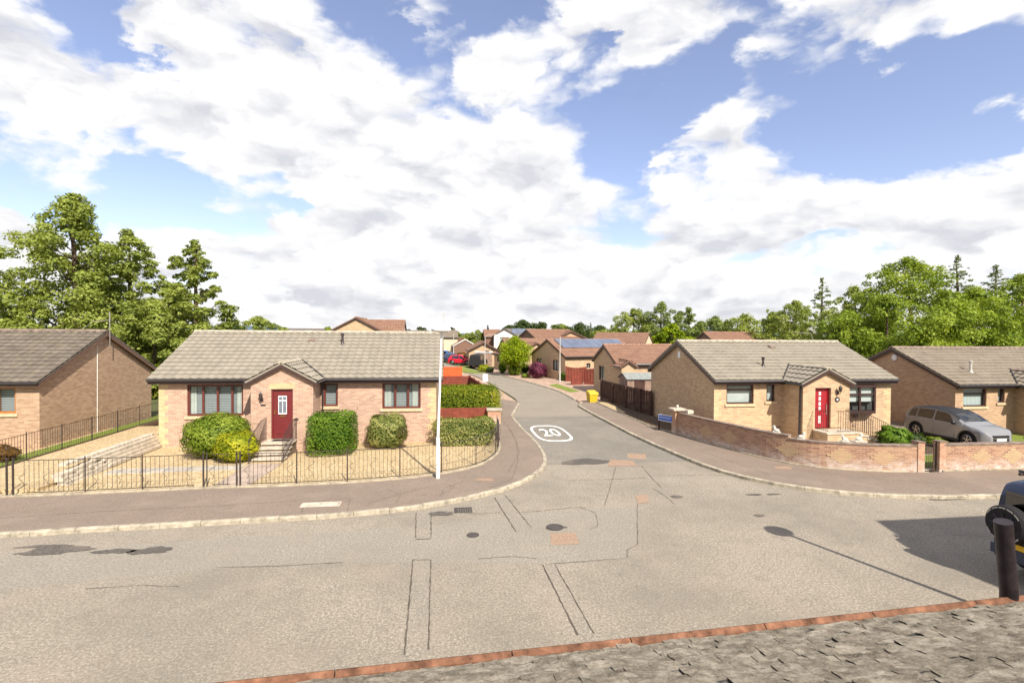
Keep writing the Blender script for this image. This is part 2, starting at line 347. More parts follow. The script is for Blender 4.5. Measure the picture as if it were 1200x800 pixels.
M['leafGreen'] = foliage('mid_green_shrub_leaf', (.05, .11, .008), (.12, .22, .015), (.25, .36, .04), 1.5)
M['leafLime'] = foliage('light_green_shrub_leaf', (.08, .13, .008), (.19, .26, .02), (.36, .42, .06), 1.5)
M['leafYellow'] = foliage('golden_shrub_leaf', (.15, .19, .008), (.34, .36, .014), (.58, .54, .035), 1.5)
M['leafVar'] = foliage('variegated_shrub_leaf', (.10, .14, .03), (.28, .30, .08), (.52, .48, .18), 2)
M['leafPurple'] = foliage('purple_shrub_leaf', (.07, .015, .03), (.18, .035, .075), (.36, .12, .18), 2)
M['leafHedge'] = foliage('golden_hedge_leaf', (.08, .13, .008), (.21, .26, .015), (.46, .44, .03), 1.0)
M['leafBrown'] = foliage('bronze_shrub_leaf', (.08, .04, .01), (.20, .10, .02), (.34, .20, .05), 2)

# ---------------------------------------------------------------- mesh helpers
class MB:
    def __init__(s): s.v = []; s.f = []; s.m = []
    def face(s, pts, mi=0):
        i = len(s.v); s.v += [tuple(p) for p in pts]; s.f.append(tuple(range(i, i+len(pts)))); s.m.append(mi)
    def box(s, x0, y0, z0, x1, y1, z1, mi=0):
        i = len(s.v)
        s.v += [(x0,y0,z0),(x1,y0,z0),(x1,y1,z0),(x0,y1,z0),(x0,y0,z1),(x1,y0,z1),(x1,y1,z1),(x0,y1,z1)]
        for f in ((0,3,2,1),(4,5,6,7),(0,1,5,4),(1,2,6,5),(2,3,7,6),(3,0,4,7)): s.f.append(tuple(i+k for k in f)); s.m.append(mi)
        return s
    def obox(s, a, b, w, z0, z1, mi=0, up=None):
        """box along a->b (xy), width w, from z0 to z1 (may be pairs for sloped boxes)"""
        a = Vector(a[:2]); b = Vector(b[:2]); d = (b-a).normalized(); n = Vector((-d.y, d.x))*w/2
        za0, zb0 = z0 if isinstance(z0, tuple) else (z0, z0); za1, zb1 = z1 if isinstance(z1, tuple) else (z1, z1)
        i = len(s.v); q = [a-n, b-n, b+n, a+n]
        s.v += [(q[0].x,q[0].y,za0),(q[1].x,q[1].y,zb0),(q[2].x,q[2].y,zb0),(q[3].x,q[3].y,za0),
                (q[0].x,q[0].y,za1),(q[1].x,q[1].y,zb1),(q[2].x,q[2].y,zb1),(q[3].x,q[3].y,za1)]
        for f in ((0,3,2,1),(4,5,6,7),(0,1,5,4),(1,2,6,5),(2,3,7,6),(3,0,4,7)): s.f.append(tuple(i+k for k in f)); s.m.append(mi)
        return s
    def tube(s, path, r, n=8, mi=0, cap=True):
        path = [Vector(p) for p in path]; rr = r if isinstance(r, (list, tuple)) else [r]*len(path)
        rings = []
        for k, p in enumerate(path):
            d = (path[min(k+1, len(path)-1)] - path[max(k-1, 0)]).normalized()
            u = d.orthogonal().normalized() if k == 0 else (rings_u - d*rings_u.dot(d)).normalized()
            rings_u = u; w = d.cross(u); i = len(s.v)
            s.v += [tuple(p + (u*math.cos(a) + w*math.sin(a))*rr[k]) for a in [2*PI*j/n for j in range(n)]]; rings.append(i)
        for a, b in zip(rings, rings[1:]):
            for j in range(n): s.f.append((a+j, a+(j+1)%n, b+(j+1)%n, b+j)); s.m.append(mi)
        if cap:
            s.f.append(tuple(rings[0]+j for j in reversed(range(n)))); s.m.append(mi)
            s.f.append(tuple(rings[-1]+j for j in range(n))); s.m.append(mi)
        return s
    def lathe(s, prof, c=(0, 0, 0), n=16, axis='z', mi=0):
        rings = []
        for r, h in prof:
            i = len(s.v)
            for j in range(n):
                a = 2*PI*j/n; x, y = r*math.cos(a), r*math.sin(a)
                p = (x, y, h) if axis == 'z' else ((h, x, y) if axis == 'x' else (x, h, y))
                s.v.append((c[0]+p[0], c[1]+p[1], c[2]+p[2]))
            rings.append(i)
        for a, b in zip(rings, rings[1:]):
            for j in range(n): s.f.append((a+j, a+(j+1)%n, b+(j+1)%n, b+j)); s.m.append(mi)
        s.f.append(tuple(rings[0]+j for j in reversed(range(n)))); s.m.append(mi)
        s.f.append(tuple(rings[-1]+j for j in range(n))); s.m.append(mi)
        return s
    def prism(s, poly, z0, z1, mi=0):
        n = len(poly); i = len(s.v)
        s.v += [(p[0], p[1], z0) for p in poly] + [(p[0], p[1], z1) for p in poly]
        s.f.append(tuple(i+k for k in reversed(range(n)))); s.m.append(mi); s.f.append(tuple(i+n+k for k in range(n))); s.m.append(mi)
        for k in range(n): s.f.append((i+k, i+(k+1)%n, i+n+(k+1)%n, i+n+k)); s.m.append(mi)
        return s
    def build(s, name, mats, parent=None, smooth=False, loc=None, recalc=True):
        me = bpy.data.meshes.new(name); me.from_pydata(s.v, [], s.f)
        mats = mats if isinstance(mats, (list, tuple)) else [mats]
        for m in mats: me.materials.append(M[m] if isinstance(m, str) else m)
        if any(s.m): me.polygons.foreach_set('material_index', s.m)
        if recalc:
            bm = bmesh.new(); bm.from_mesh(me); bmesh.ops.recalc_face_normals(bm, faces=bm.faces); bm.to_mesh(me); bm.free()
        if smooth:
            me.polygons.foreach_set('use_smooth', [True]*len(me.polygons)); me.set_sharp_from_angle(angle=math.radians(38))
        me.update()
        o = bpy.data.objects.new(name, me); COL.objects.link(o)
        if parent: o.parent = parent
        if loc: o.location = loc
        return o

def tag(o, label=None, cat=None, group=None, kind=None):
    if label: o['label'] = label
    if cat: o['category'] = cat
    if group: o['group'] = group
    if kind: o['kind'] = kind
    return o
def thing(name, label, cat, loc=(0, 0, 0), rz=0, group=None):
    e = bpy.data.objects.new(name, None); COL.objects.link(e); e.location = loc; e.rotation_euler = (0, 0, rz)
    return tag(e, label, cat, group)
def struct(o): o['kind'] = 'structure'; return o
def copy_tree(o, parent=None):
    c = o.copy(); COL.objects.link(c); c.parent = parent
    for ch in list(o.children): copy_tree(ch, c)
    return c
def sheet(name, poly, z, mat, thick=None):
    mb = MB()
    if thick: mb.prism(poly, z-thick, z)
    else: mb.face([(p[0], p[1], z) for p in poly])
    return struct(mb.build(name, mat))
def smooth_line(pts, n=6):
    """Catmull-Rom through 2-D points"""
    P = [Vector(p[:2]) for p in pts]; P = [2*P[0]-P[1]] + P + [2*P[-1]-P[-2]]; out = []
    for i in range(1, len(P)-2):
        for k in range(n):
            t = k/n
            out.append(.5*((2*P[i]) + (P[i+1]-P[i-1])*t + (2*P[i-1]-5*P[i]+4*P[i+1]-P[i+2])*t*t + (3*P[i]-P[i-1]-3*P[i+1]+P[i+2])*t**3))
    out.append(P[-2]); return [tuple(p) for p in out]
def resample(pts, step):
    P = [Vector(p) for p in pts]; out = [P[0].copy()]; need = step
    for a, b in zip(P, P[1:]):
        L = (b-a).length; pos = 0
        while L - pos >= need:
            pos += need; out.append(a + (b-a)*(pos/L)); need = step
        need -= (L - pos)
    return [tuple(p) for p in out]
def offset(pts, d):
    out = []
    for i, p in enumerate(pts):
        a = Vector(pts[max(i-1, 0)]); b = Vector(pts[min(i+1, len(pts)-1)]); t = (b-a).normalized()
        out.append((p[0]-t.y*d, p[1]+t.x*d))
    return out

# ---------------------------------------------------------------- house builder
def panel(mb, P, L, z0, z1, holes, depth=.10, mi=0):
    """wall panel: P(u, out, z) maps wall coordinates to the house; holes = (u0, z0, u1, z1)"""
    us = sorted({0, L, *[h[0] for h in holes], *[h[2] for h in holes]}); zs = sorted({z0, z1, *[h[1] for h in holes], *[h[3] for h in holes]})
    for a, b in zip(us, us[1:]):
        for c, d in zip(zs, zs[1:]):
            m = ((a+b)/2, (c+d)/2)
            if any(h[0] < m[0] < h[2] and h[1] < m[1] < h[3] for h in holes): continue
            mb.face([P(a, 0, c), P(b, 0, c), P(b, 0, d), P(a, 0, d)], mi)
    for (a, c, b, d) in holes:
        for q in (((a,c),(a,d)), ((a,d),(b,d)), ((b,d),(b,c)), ((b,c),(a,c))):
            (u0, w0), (u1, w1) = q
            mb.face([P(u0, 0, w0), P(u1, 0, w1), P(u1, -depth, w1), P(u0, -depth, w0)], mi)
def wbox(mb, P, u0, u1, d0, d1, z0, z1, mi=0):
    c = [P(u, d, z) for z in (z0, z1) for (u, d) in ((u0,d0),(u1,d0),(u1,d1),(u0,d1))]
    i = len(mb.v); mb.v += c
    for f in ((0,3,2,1),(4,5,6,7),(0,1,5,4),(1,2,6,5),(2,3,7,6),(3,0,4,7)): mb.f.append(tuple(i+k for k in f)); mb.m.append(mi)

def window(root, P, u0, z0, u1, z1, divs=(), transom=None, frame='frameDark', back='blind', sill=True, fw=.07, recess=.07, side_curtain=False, open_back=True):
    mb = MB(); r0, r1 = -recess, -recess-.05
    wbox(mb, P, u0, u0+fw, r0, r1, z0, z1); wbox(mb, P, u1-fw, u1, r0, r1, z0, z1)
    wbox(mb, P, u0+fw, u1-fw, r0-.001, r1, z0, z0+fw); wbox(mb, P, u0+fw, u1-fw, r0-.001, r1, z1-fw, z1)
    for d in divs:
        u = u0 + (u1-u0)*d; wbox(mb, P, u-fw*.5, u+fw*.5, r0+.002, r1-.002, z0+fw, z1-fw)
    if transom:
        z = z0 + (z1-z0)*transom; wbox(mb, P, u0+fw, u1-fw, r0-.003, r1-.004, z-fw*.45, z+fw*.45)
    w = mb.build('window', frame, root)
    g = MB(); g.face([P(u0+.02, r1+.02, z0+.02), P(u1-.02, r1+.02, z0+.02), P(u1-.02, r1+.02, z1-.02), P(u0+.02, r1+.02, z1-.02)]); g.build('pane', 'glass', w)
    if back:
        b = MB(); zt = z1-.03; zb = z0+.03 if not isinstance(back, tuple) else z0+(z1-z0)*back[1]
        mat = back if not isinstance(back, tuple) else back[0]
        b.face([P(u0+.03, r1-.08, zb), P(u1-.03, r1-.08, zb), P(u1-.03, r1-.08, zt), P(u0+.03, r1-.08, zt)]); b.build('blind', mat, w)
    if side_curtain:
        cw = (u1-u0)*side_curtain
        for a, b_ in ((u0+.04, u0+.04+cw), (u1-.04-cw, u1-.04)):
            c = MB(); n = 24
            for k in range(n):
                ua = a+(b_-a)*k/n; ub = a+(b_-a)*(k+1)/n; da = .02*math.sin(k*1.7); db = .02*math.sin((k+1)*1.7)
                c.face([P(ua, r1-.05+da, z0+.04), P(ub, r1-.05+db, z0+.04), P(ub, r1-.05+db, z1-.04), P(ua, r1-.05+da, z1-.04)])
            c.build('curtain', 'net', w, smooth=True)
    # the room behind
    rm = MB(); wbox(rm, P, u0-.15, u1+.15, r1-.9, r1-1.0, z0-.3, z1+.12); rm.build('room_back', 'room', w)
    if sill:
        s = MB(); wbox(s, P, u0-.08, u1+.08, .06, -.09, z0-.11, z0-.002); s.build('sill', 'lintel', w)
    return w

def tile_slope(mb, O, U, V, lu, lv, tw=.33, g=.33, h=.032, rough=True, mi=0, samp=6, skew=0.0, rnd=None):
    """rows of interlocking tiles on a sloping plane: each course steps down over the one below; skew slants the end (valleys)"""
    O = Vector(O); U = Vector(U).normalized(); V = Vector(V).normalized(); N = U.cross(V).normalized()
    if N.z < 0: N = -N
    nc = max(1, round(lv/g)); g = lv/nc; nt = max(1, round(lu/tw)); tw = lu/nt; ns = nt*samp
    rnd = rnd or random.Random(5)
    prev = None
    def prof(k):
        if samp == 1: return 0
        t = (k % samp)/samp; return h*(.5+.5*math.cos(2*PI*t))**1.6
    for c in range(nc):
        rows = []
        for (v, base) in ((c*g, .044), ((c+1)*g, .004)):
            i = len(mb.v)
            for k in range(ns+1):
                p = O + U*(tw/samp*k) + V*v + N*(base + prof(k) + (rnd.uniform(-.004, .004) if rough and base > .01 else 0))
                mb.v.append(tuple(p))
            rows.append(i)
        if prev is None:
            i = len(mb.v)
            for k in range(ns+1): mb.v.append(tuple(O + U*(tw/samp*k) - N*.012))
            prev = i
        for a, b in ((prev, rows[0]), (rows[0], rows[1])):
            for k in range(ns): mb.f.append((a+k, a+k+1, b+k+1, b+k)); mb.m.append(mi)
        prev = rows[1]
    # closed underside and edges
    e = [O, O+U*lu, O+U*lu+V*lv, O+V*lv]; lo = [p - N*.05 for p in e]; hi = [p + N*.018 for p in e]
    mb.face(lo, mi)
    for k in range(4): mb.face([lo[k], lo[(k+1)%4], hi[(k+1)%4], hi[k]], mi)

def ridge_caps(root, a, b, r, mat, n=None, step=.45, name='ridge_tiles'):
    a = Vector(a); b = Vector(b); L = (b-a).length; d = (b-a)/L; s = Vector((-d.y, d.x, 0)); mb = MB(); n = max(1, round(L/step))
    for k in range(n):
        p = a + d*(L*k/n); q = a + d*(L*(k+1)/n - .012); rr = r*(1+.06*(k % 2)); prof = [PI*j/6 for j in range(7)]
        i = len(mb.v)
        for pt in (p, q): mb.v += [tuple(pt + s*math.cos(t)*rr*1.25 + Vector((0, 0, math.sin(t)*rr*.75 - r*.35))) for t in prof]
        for j in range(6): mb.f.append((i+j, i+j+1, i+8+j, i+7+j)); mb.m.append(0)
        mb.f.append(tuple(i+j for j in range(7))); mb.m.append(0); mb.f.append(tuple(i+7+j for j in reversed(range(7)))); mb.m.append(0)
    return mb.build(name, mat, root, recalc=False)

def quoins(root, P, u, side, z0, z1, mat='quoin', ret=None):
    """toothed corner blocks, 3 mm proud; side=+1 grows to larger u"""
    mb = MB(); z = z0; k = 0
    while z < z1-.05:
        w = .36 if k % 2 else .22; zt = min(z+.225, z1)
        a, b = (u-.004, u+w) if side > 0 else (u-w, u+.004); wbox(mb, P, a, b, .004, -.02, z, zt-.004); z += .225; k += 1
    return mb.build('quoin', mat, root)

def house(name, label, loc, yaw, L, Wd, ez, rz, wall='brickR', tile='tileBuff', ridge='ridgeBuff', trim='trim', front=(), left=(), right=(),
          ov=.16, oe=.24, det=2, cat='house', group=None, porch=None, back_detail=False, quoin=None, lead=None, gable_boards=True, tw=.33, fascia_mat=None):
    root = thing(name, label, cat, loc, yaw, group)
    s = (rz-ez)/(Wd/2+oe); th = math.atan(s)
    Pf = lambda u, d, z: (u, -d, z); Pl = lambda u, d, z: (-d, u, z); Pr = lambda u, d, z: (L+d, u, z); Pb = lambda u, d, z: (u, Wd+d, z)
    wt = ez + s*oe - .13; ap = rz-.13
    mb = MB()
    fh = [(f['u0'], f['z0'], f['u1'], f['z1']) for f in front]
    if porch and porch.get('cut', True): fh2 = fh
    panel(mb, Pf, L, -.3, wt, fh); panel(mb, Pb, L, -.3, wt, [])
    panel(mb, Pl, Wd, -.3, wt, [(f['u0'], f['z0'], f['u1'], f['z1']) for f in left]); panel(mb, Pr, Wd, -.3, wt, [(f['u0'], f['z0'], f['u1'], f['z1']) for f in right])
    mb.face([(0,0,wt),(0,Wd,wt),(0,Wd/2,ap)]); mb.face([(L,0,wt),(L,Wd,wt),(L,Wd/2,ap)])
    mb.build('wall', wall, root, recalc=False)
    for P, fs in ((Pf, front), (Pl, left), (Pr, right)):
        for f in fs:
            if f.get('kind') == 'door': door(root, P, f)
            elif f.get('kind') == 'garage':
                g = MB(); wbox(g, P, f['u0'], f['u1'], -.06, -.1, f['z0'], f['z1'])
                for k in range(1, 8):
                    z = f['z0']+(f['z1']-f['z0'])*k/8; wbox(g, P, f['u0'], f['u1'], -.05, -.07, z-.02, z+.02)
                g.build('garage_door', f.get('mat', 'timberPink'), root)
                if f.get('lintel'):
                    g = MB(); wbox(g, P, f['u0']-.1, f['u1']+.1, .05, -.02, f['z1']+.02, f['z1']+.22); g.build('lintel', 'white', root)
            else: window(root, P, f['u0'], f['z0'], f['u1'], f['z1'], f.get('divs', ()), f.get('transom'), f.get('frame', 'frameDark'), f.get('back', 'net'), f.get('sill', True), fw=f.get('fw', .07), side_curtain=f.get('sc', False))
    # roof
    rf = MB(); samp = 6 if det >= 2 else (3 if det == 1 else 1); sl = (Wd/2+oe)/math.cos(th)
    gg = .33 if det >= 1 else .5
    tile_slope(rf, (-ov, -oe, ez), (1,0,0), (0, math.cos(th), math.sin(th)), L+2*ov, sl, samp=samp, g=gg, tw=tw if det else .6)
    tile_slope(rf, (L+ov, Wd+oe, ez), (-1,0,0), (0, -math.cos(th), math.sin(th)), L+2*ov, sl, samp=1 if det < 2 else 3, g=gg)
    roof = rf.build('roof', tile, root, recalc=False)
    ridge_caps(root, (-ov, Wd/2, rz+.03), (L+ov, Wd/2, rz+.03), .13, ridge, step=.45 if det else 1.2)
    # barge boards under each verge
    for x0, x1 in ((-ov+.01, -ov+.035), (L+ov-.035, L+ov-.01)):
        for y0, y1 in ((-oe, Wd/2), (Wd+oe, Wd/2)):
            bb = MB(); i = 0
            bb.v += [(x, y, z) for x in (x0, x1) for (y, z) in ((y0, ez-.055), (y1, rz-.055), (y1, rz-.23), (y0, ez-.20))]
            for f in ((0,1,2,3),(7,6,5,4),(0,4,5,1),(3,2,6,7),(0,3,7,4),(1,5,6,2)): bb.f.append(tuple(i+k for k in f)); bb.m.append(0)
            bb.build('bargeboard', trim, root)
    segs = [(-ov+.04, L+ov-.04)] if not porch else [(-ov+.04, porch['x0']-.02), (porch['x1']+.02, L+ov-.04)]
    for a, b in segs:
        if b-a < .1: continue
        sf = MB(); sf.box(a, -oe+.02, wt-.03, b, -.003, wt); sf.box(a, -oe, ez-.20, b, -oe+.02, ez-.045); sf.build('fascia', fascia_mat or trim, root)
    sf = MB(); sf.box(-ov+.04, Wd+.003, wt-.03, L+ov-.04, Wd+oe-.02, wt); sf.box(-ov+.04, Wd+oe-.02, ez-.2, L+ov-.04, Wd+oe, ez-.045); sf.build('fascia', fascia_mat or trim, root)
    segs = [(-ov, L+ov)] if not porch else [(-ov, porch['x0']-.10), (porch['x1']+.10, L+ov)]
    for a, b in segs:
        if b-a > .1: gt = MB(); gt.tube([(a, -oe-.055, ez-.05), (b, -oe-.055, ez-.05)], .055, 8); gt.build('gutter', 'gutter', root, smooth=True)
    if quoin:
        for wl, u, sd in quoin: quoins(root, {'f': Pf, 'l': Pl, 'r': Pr}[wl], u, sd, 0, wt-.06)
    if porch: build_porch(root, porch, s, ez, oe, wall, tile, ridge, trim)
    return root

def door(root, P, f):
    u0, z0, u1, z1 = f['u0'], f['z0'], f['u1'], f['z1']; mat = f.get('mat', 'doorRed'); rc = f.get('recess', .10)
    fr = MB(); fw = .06
    wbox(fr, P, u0, u0+fw, -rc+.04, -rc-.03, z0, z1); wbox(fr, P, u1-fw, u1, -rc+.04, -rc-.03, z0, z1); wbox(fr, P, u0+fw, u1-fw, -rc+.039, -rc-.03, z1-fw, z1)
    d = fr.build('door', f.get('framemat', mat), root)
    lf = MB(); a, b = u0+fw, u1-fw; wbox(lf, P, a, b, -rc, -rc-.04, z0+.02, z1-fw); w = b-a; h = z1-fw-z0
    if f.get('style') == 'panel':
        for (pa, pb, za, zb) in ((.14, .46, .10, .40), (.54, .86, .10, .40)):
            wbox(lf, P, a+w*pa, a+w*pb, -rc+.012, -rc-.01, z0+h*za, z0+h*zb)
        wbox(lf, P, a+w*.22, a+w*.78, -rc+.02, -rc-.01, z0+h*.50, z0+h*.90)
    lf.build('door_leaf', mat, d)
    if f.get('style') == 'panel':
        g = MB(); wbox(g, P, a+w*.30, a+w*.70, -rc+.026, -rc+.018, z0+h*.53, z0+h*.87); gl = g.build('door_glass', 'lens', d)
        g = MB(); wbox(g, P, a+w*.27, a+w*.30, -rc+.032, -rc+.016, z0+h*.51, z0+h*.89); wbox(g, P, a+w*.70, a+w*.73, -rc+.032, -rc+.016, z0+h*.51, z0+h*.89)
        wbox(g, P, a+w*.30, a+w*.70, -rc+.032, -rc+.016, z0+h*.51, z0+h*.53); wbox(g, P, a+w*.30, a+w*.70, -rc+.032, -rc+.016, z0+h*.87, z0+h*.89)
        wbox(g, P, a+w*.485, a+w*.515, -rc+.031, -rc+.02, z0+h*.53, z0+h*.87); wbox(g, P, a+w*.30, a+w*.70, -rc+.030, -rc+.02, z0+h*.78, z0+h*.80); g.build('glazing_bar', 'platew', d)
        g = MB(); wbox(g, P, a+w*.36, a+w*.64, -rc+.016, -rc-.001, z0+h*.455, z0+h*.48); g.build('letterbox', 'gold', d)
        g = MB(); wbox(g, P, a+w*.05, a+w*.10, -rc+.035, -rc-.001, z0+h*.50, z0+h*.60); g.build('handle', 'gold', d)
    elif f.get('style') == 'squares':
        for k, zc in enumerate((.17, .27, .50, .62, .75, .88)):
            g = MB(); wbox(g, P, a+w*.36, a+w*.52, -rc+.008, -rc-.001, z0+h*(zc-.045), z0+h*(zc+.045)); g.build('door_glass', 'net', d)
        g = MB(); wbox(g, P, a+w*.90, a+w*.95, -rc+.04, -rc-.001, z0+h*.35, z0+h*.62); g.build('handle', 'alloy', d)
    return d

def build_porch(root, p, s, ez, oe, wall, tile, ridge, trim):
    x0, x1, dp = p['x0'], p['x1'], p['depth']; w = x1-x0; pe, pr_ = p['ez'], p['rz']; xc = (x0+x1)/2
    Pf = lambda u, d, z: (x0+u, -dp-d, z)
    so = .17; ps = (pr_-pe)/(w/2+so); wt = pe + ps*so - .10; ap = pr_-.10
    e = root
    mb = MB(); ho = [(f['u0'], f['z0'], f['u1'], f['z1']) for f in p['front']]
    if p.get('arch'):
        ca, ra, zs_ = p['arch']
        pts = [(ca+ra*math.cos(a), zs_+ra*math.sin(a)) for a in [PI*k/10 for k in range(11)]]
        mb.face([Pf(0,0,-.3), Pf(ca-ra,0,-.3), Pf(ca-ra,0,zs_), Pf(0,0,zs_)]); mb.face([Pf(ca+ra,0,-.3), Pf(w,0,-.3), Pf(w,0,zs_), Pf(ca+ra,0,zs_)])
        top = wt
        for (a0, b0), (a1, b1) in zip(pts, pts[1:]): mb.face([Pf(a0,0,b0), Pf(a0,0,top), Pf(a1,0,top), Pf(a1,0,b1)])
        mb.face([Pf(0,0,zs_), Pf(ca-ra,0,zs_), Pf(ca-ra,0,top), Pf(0,0,top)]); mb.face([Pf(ca+ra,0,zs_), Pf(w,0,zs_), Pf(w,0,top), Pf(ca+ra,0,top)])
        for (a0, b0), (a1, b1) in zip(pts, pts[1:]): mb.face([Pf(a0,0,b0), Pf(a1,0,b1), Pf(a1,-.15,b1), Pf(a0,-.15,b0)])
    else: panel(mb, Pf, w, -.3, wt, ho)
    mb.face([Pf(0,0,wt), Pf(w,0,wt), Pf(w/2,0,ap)])
    mb.face([(x0,-dp,-.3),(x0,0,-.3),(x0,0,wt),(x0,-dp,wt)]); mb.face([(x1,-dp,-.3),(x1,0,-.3),(x1,0,wt),(x1,-dp,wt)])
    mb.build('porch_wall', wall, e, recalc=False)
    for f in p['front']:
        if f.get('kind') == 'door': door(e, Pf, f)
        else: window(e, Pf, f['u0'], f['z0'], f['u1'], f['z1'], f.get('divs', ()), f.get('transom'), f.get('frame', 'frameDark'), f.get('back', 'net'))
    # roof runs back until it meets the main slope
    yr = -oe + (pr_-ez)/s + .05; fo = .14; y0 = -dp-fo; th = math.atan(ps); sl = (w/2+so)/math.cos(th); lu = yr-y0
    rf = MB()
    tile_slope(rf, (x0-so, yr, pe), (0,-1,0), (math.cos(th), 0, math.sin(th)), lu, sl)
    tile_slope(rf, (x1+so, y0, pe), (0,1,0), (-math.cos(th), 0, math.sin(th)), lu, sl)
    rf.build('porch_roof', tile, e, recalc=False)
    ridge_caps(e, (xc, y0, pr_+.03), (xc, yr, pr_+.03), .12, ridge)
    for xa, xb in ((x0-so, xc), (x1+so, xc)):
        bb = MB(); i = 0
        bb.v += [(x, y, z) for y in (y0+.005, y0+.03) for (x, z) in ((xa, pe-.055), (xb, pr_-.055), (xb, pr_-.20), (xa, pe-.17))]
        for f in ((0,1,2,3),(7,6,5,4),(0,4,5,1),(3,2,6,7),(0,3,7,4),(1,5,6,2)): bb.f.append(tuple(i+k for k in f)); bb.m.append(0)
        bb.build('bargeboard', trim, e)
    # lead valleys where the two roofs meet
    vl = MB(); ym = -oe + (pe-ez)/s
    for xa, sg in ((x0-so, 1), (x1+so, -1)):
        a = Vector((xa, max(ym, -oe), max(pe, ez)+.075)); b = Vector((xc, yr-.05, pr_+.085)); sd_ = Vector((.05*sg, -.03, 0))
        if p.get('lead', 'both') == 'both' or (p['lead'] == 'left' and sg == 1) or (p['lead'] == 'right' and sg == -1): vl.tube([a, b], .028, 6)
    if vl.v: vl.build('valley_lead', 'lead', e)
    for xa in (x0-so-.04, x1+so+.04): gt = MB(); gt.tube([(xa, y0, pe-.05), (xa, -oe, pe-.05)], .05, 8); gt.build('gutter', 'gutter', e, smooth=True)
    return e

def wall_light(root, P, u, z):
    mb = MB(); wbox(mb, P, u-.05, u+.05, .03, 0, z-.12, z+.02)
    mb.tube([P(u, .02, z-.04), P(u, .14, z-.10), P(u, .16, z+.0)], .012, 6)
    c = P(u, .16, z)
    mb.lathe([(.02, 0), (.055, .02), (.07, .16), (.09, .17), (.03, .24), (.008, .29)], c, 8)
    o = mb.build('wall_light', 'iron', root)
    g = MB(); g.lathe([(.045, .03), (.06, .15)], c, 8); g.build('lamp_glass', 'platew', o)

def flue(root, x, y, z, h=.5, r=.06, mat='iron'):
    mb = MB(); mb.tube([(x, y, z-.1), (x, y, z+h)], r, 12); mb.lathe([(r*1.5, 0), (r*1.6, .08), (r*.6, .11)], (x, y, z+h), 12)
    mb.lathe([(r*2.2, -.02), (r*1.4, .06), (r*1.1, .12)], (x, y, z), 12); mb.build('flue', mat, root)
def roof_vent(root, x, y, z, s_, mat='lead'):
    mb = MB(); d = .28; i = len(mb.v)
    mb.v += [(x, y, z+.05), (x+.3, y, z+.05), (x+.3, y+d, z+d*s_+.07), (x, y+d, z+d*s_+.07), (x+.03, y, z+.13), (x+.27, y, z+.13)]
    for f in ((0,1,5,4), (4,5,2,3), (0,4,3), (1,2,5)): mb.f.append(tuple(i+k for k in f)); mb.m.append(0)
    mb.build('roof_vent', mat, root)
def downpipe(root, pts, r=.04): 
    mb = MB(); mb.tube(pts, r, 8); mb.build('downpipe', 'gutter', root, smooth=True)

def railing(parent, pts, h, bar=.10, r=.009, posts=(), name='railing', scroll=False):
    """pts: (x, y, z) base line; bars, two rails, square posts"""
    P = [Vector(p) for p in pts]; mb = MB()
    for a, b in zip(P, P[1:]):
        for hh in (.08, h-.0):
            d = (b-a); mb.tube([a+Vector((0,0,hh)), b+Vector((0,0,hh))], .013, 4)
        n = max(1, round((b-a).length/bar))
        for k in range(n):
            p = a + (b-a)*((k+.5)/n); mb.tube([p+Vector((0,0,.08)), p+Vector((0,0,h))], r, 4, cap=False)
    if scroll:
        for (x, y) in resample([(p.x, p.y) for p in P], .62): mb.tube([(x+.09*math.sin(j*.9)*(.3+j/9), y, P[0].z+.23+.5*j/10) for j in range(11)], .006, 4, cap=False)
    return mb.build(name, 'iron', parent)
def post(parent, x, y, z, h, w=.035, mat='iron', name='post', finial=True):
    mb = MB(); mb.box(x-w/2, y-w/2, z, x+w/2, y+w/2, z+h)
    if finial: mb.lathe([(w*.3, 0), (w*.75, .03), (w*.3, .06)], (x, y, z+h), 6)
    return mb.build(name, mat, parent)

# ---------------------------------------------------------------- plants
def leaf_mesh(name, P, N, size, mat, lv, seed=0, aspect=.62, extra=None):
    rs = np.random.RandomState(seed); n = len(P)
    N = N/np.maximum(np.linalg.norm(N, axis=1, keepdims=True), 1e-6)
    N = N + rs.normal(0, .45, (n, 3)); N /= np.linalg.norm(N, axis=1, keepdims=True)
    T = np.cross(N, rs.normal(0, 1, (n, 3))); T /= np.maximum(np.linalg.norm(T, axis=1, keepdims=True), 1e-6); B = np.cross(N, T)
    sz = size*rs.uniform(.6, 1.35, (n, 1))
    v = np.stack([P - T*sz*.5, P - B*sz*.5*aspect - T*sz*.05 + N*sz*.10, P + T*sz*.5, P + B*sz*.5*aspect - T*sz*.05 + N*sz*.10], 1).reshape(-1, 3)
    me = bpy.data.meshes.new(name); me.vertices.add(4*n); me.vertices.foreach_set('co', v.ravel().astype('f'))
    me.loops.add(4*n); me.loops.foreach_set('vertex_index', np.arange(4*n, dtype='i'))
    me.polygons.add(n); me.polygons.foreach_set('loop_start', np.arange(0, 4*n, 4, dtype='i')); me.polygons.foreach_set('loop_total', np.full(n, 4, 'i'))
    at = me.attributes.new('lv', 'FLOAT', 'FACE'); at.data.foreach_set('value', lv.astype('f'))
    me.materials.append(M[mat]); me.update(calc_edges=True); me.validate()
    return me
def sph(rs, n, up=.0):
    d = rs.normal(0, 1, (n, 3)); d[:, 2] += up; return d/np.linalg.norm(d, axis=1, keepdims=True)
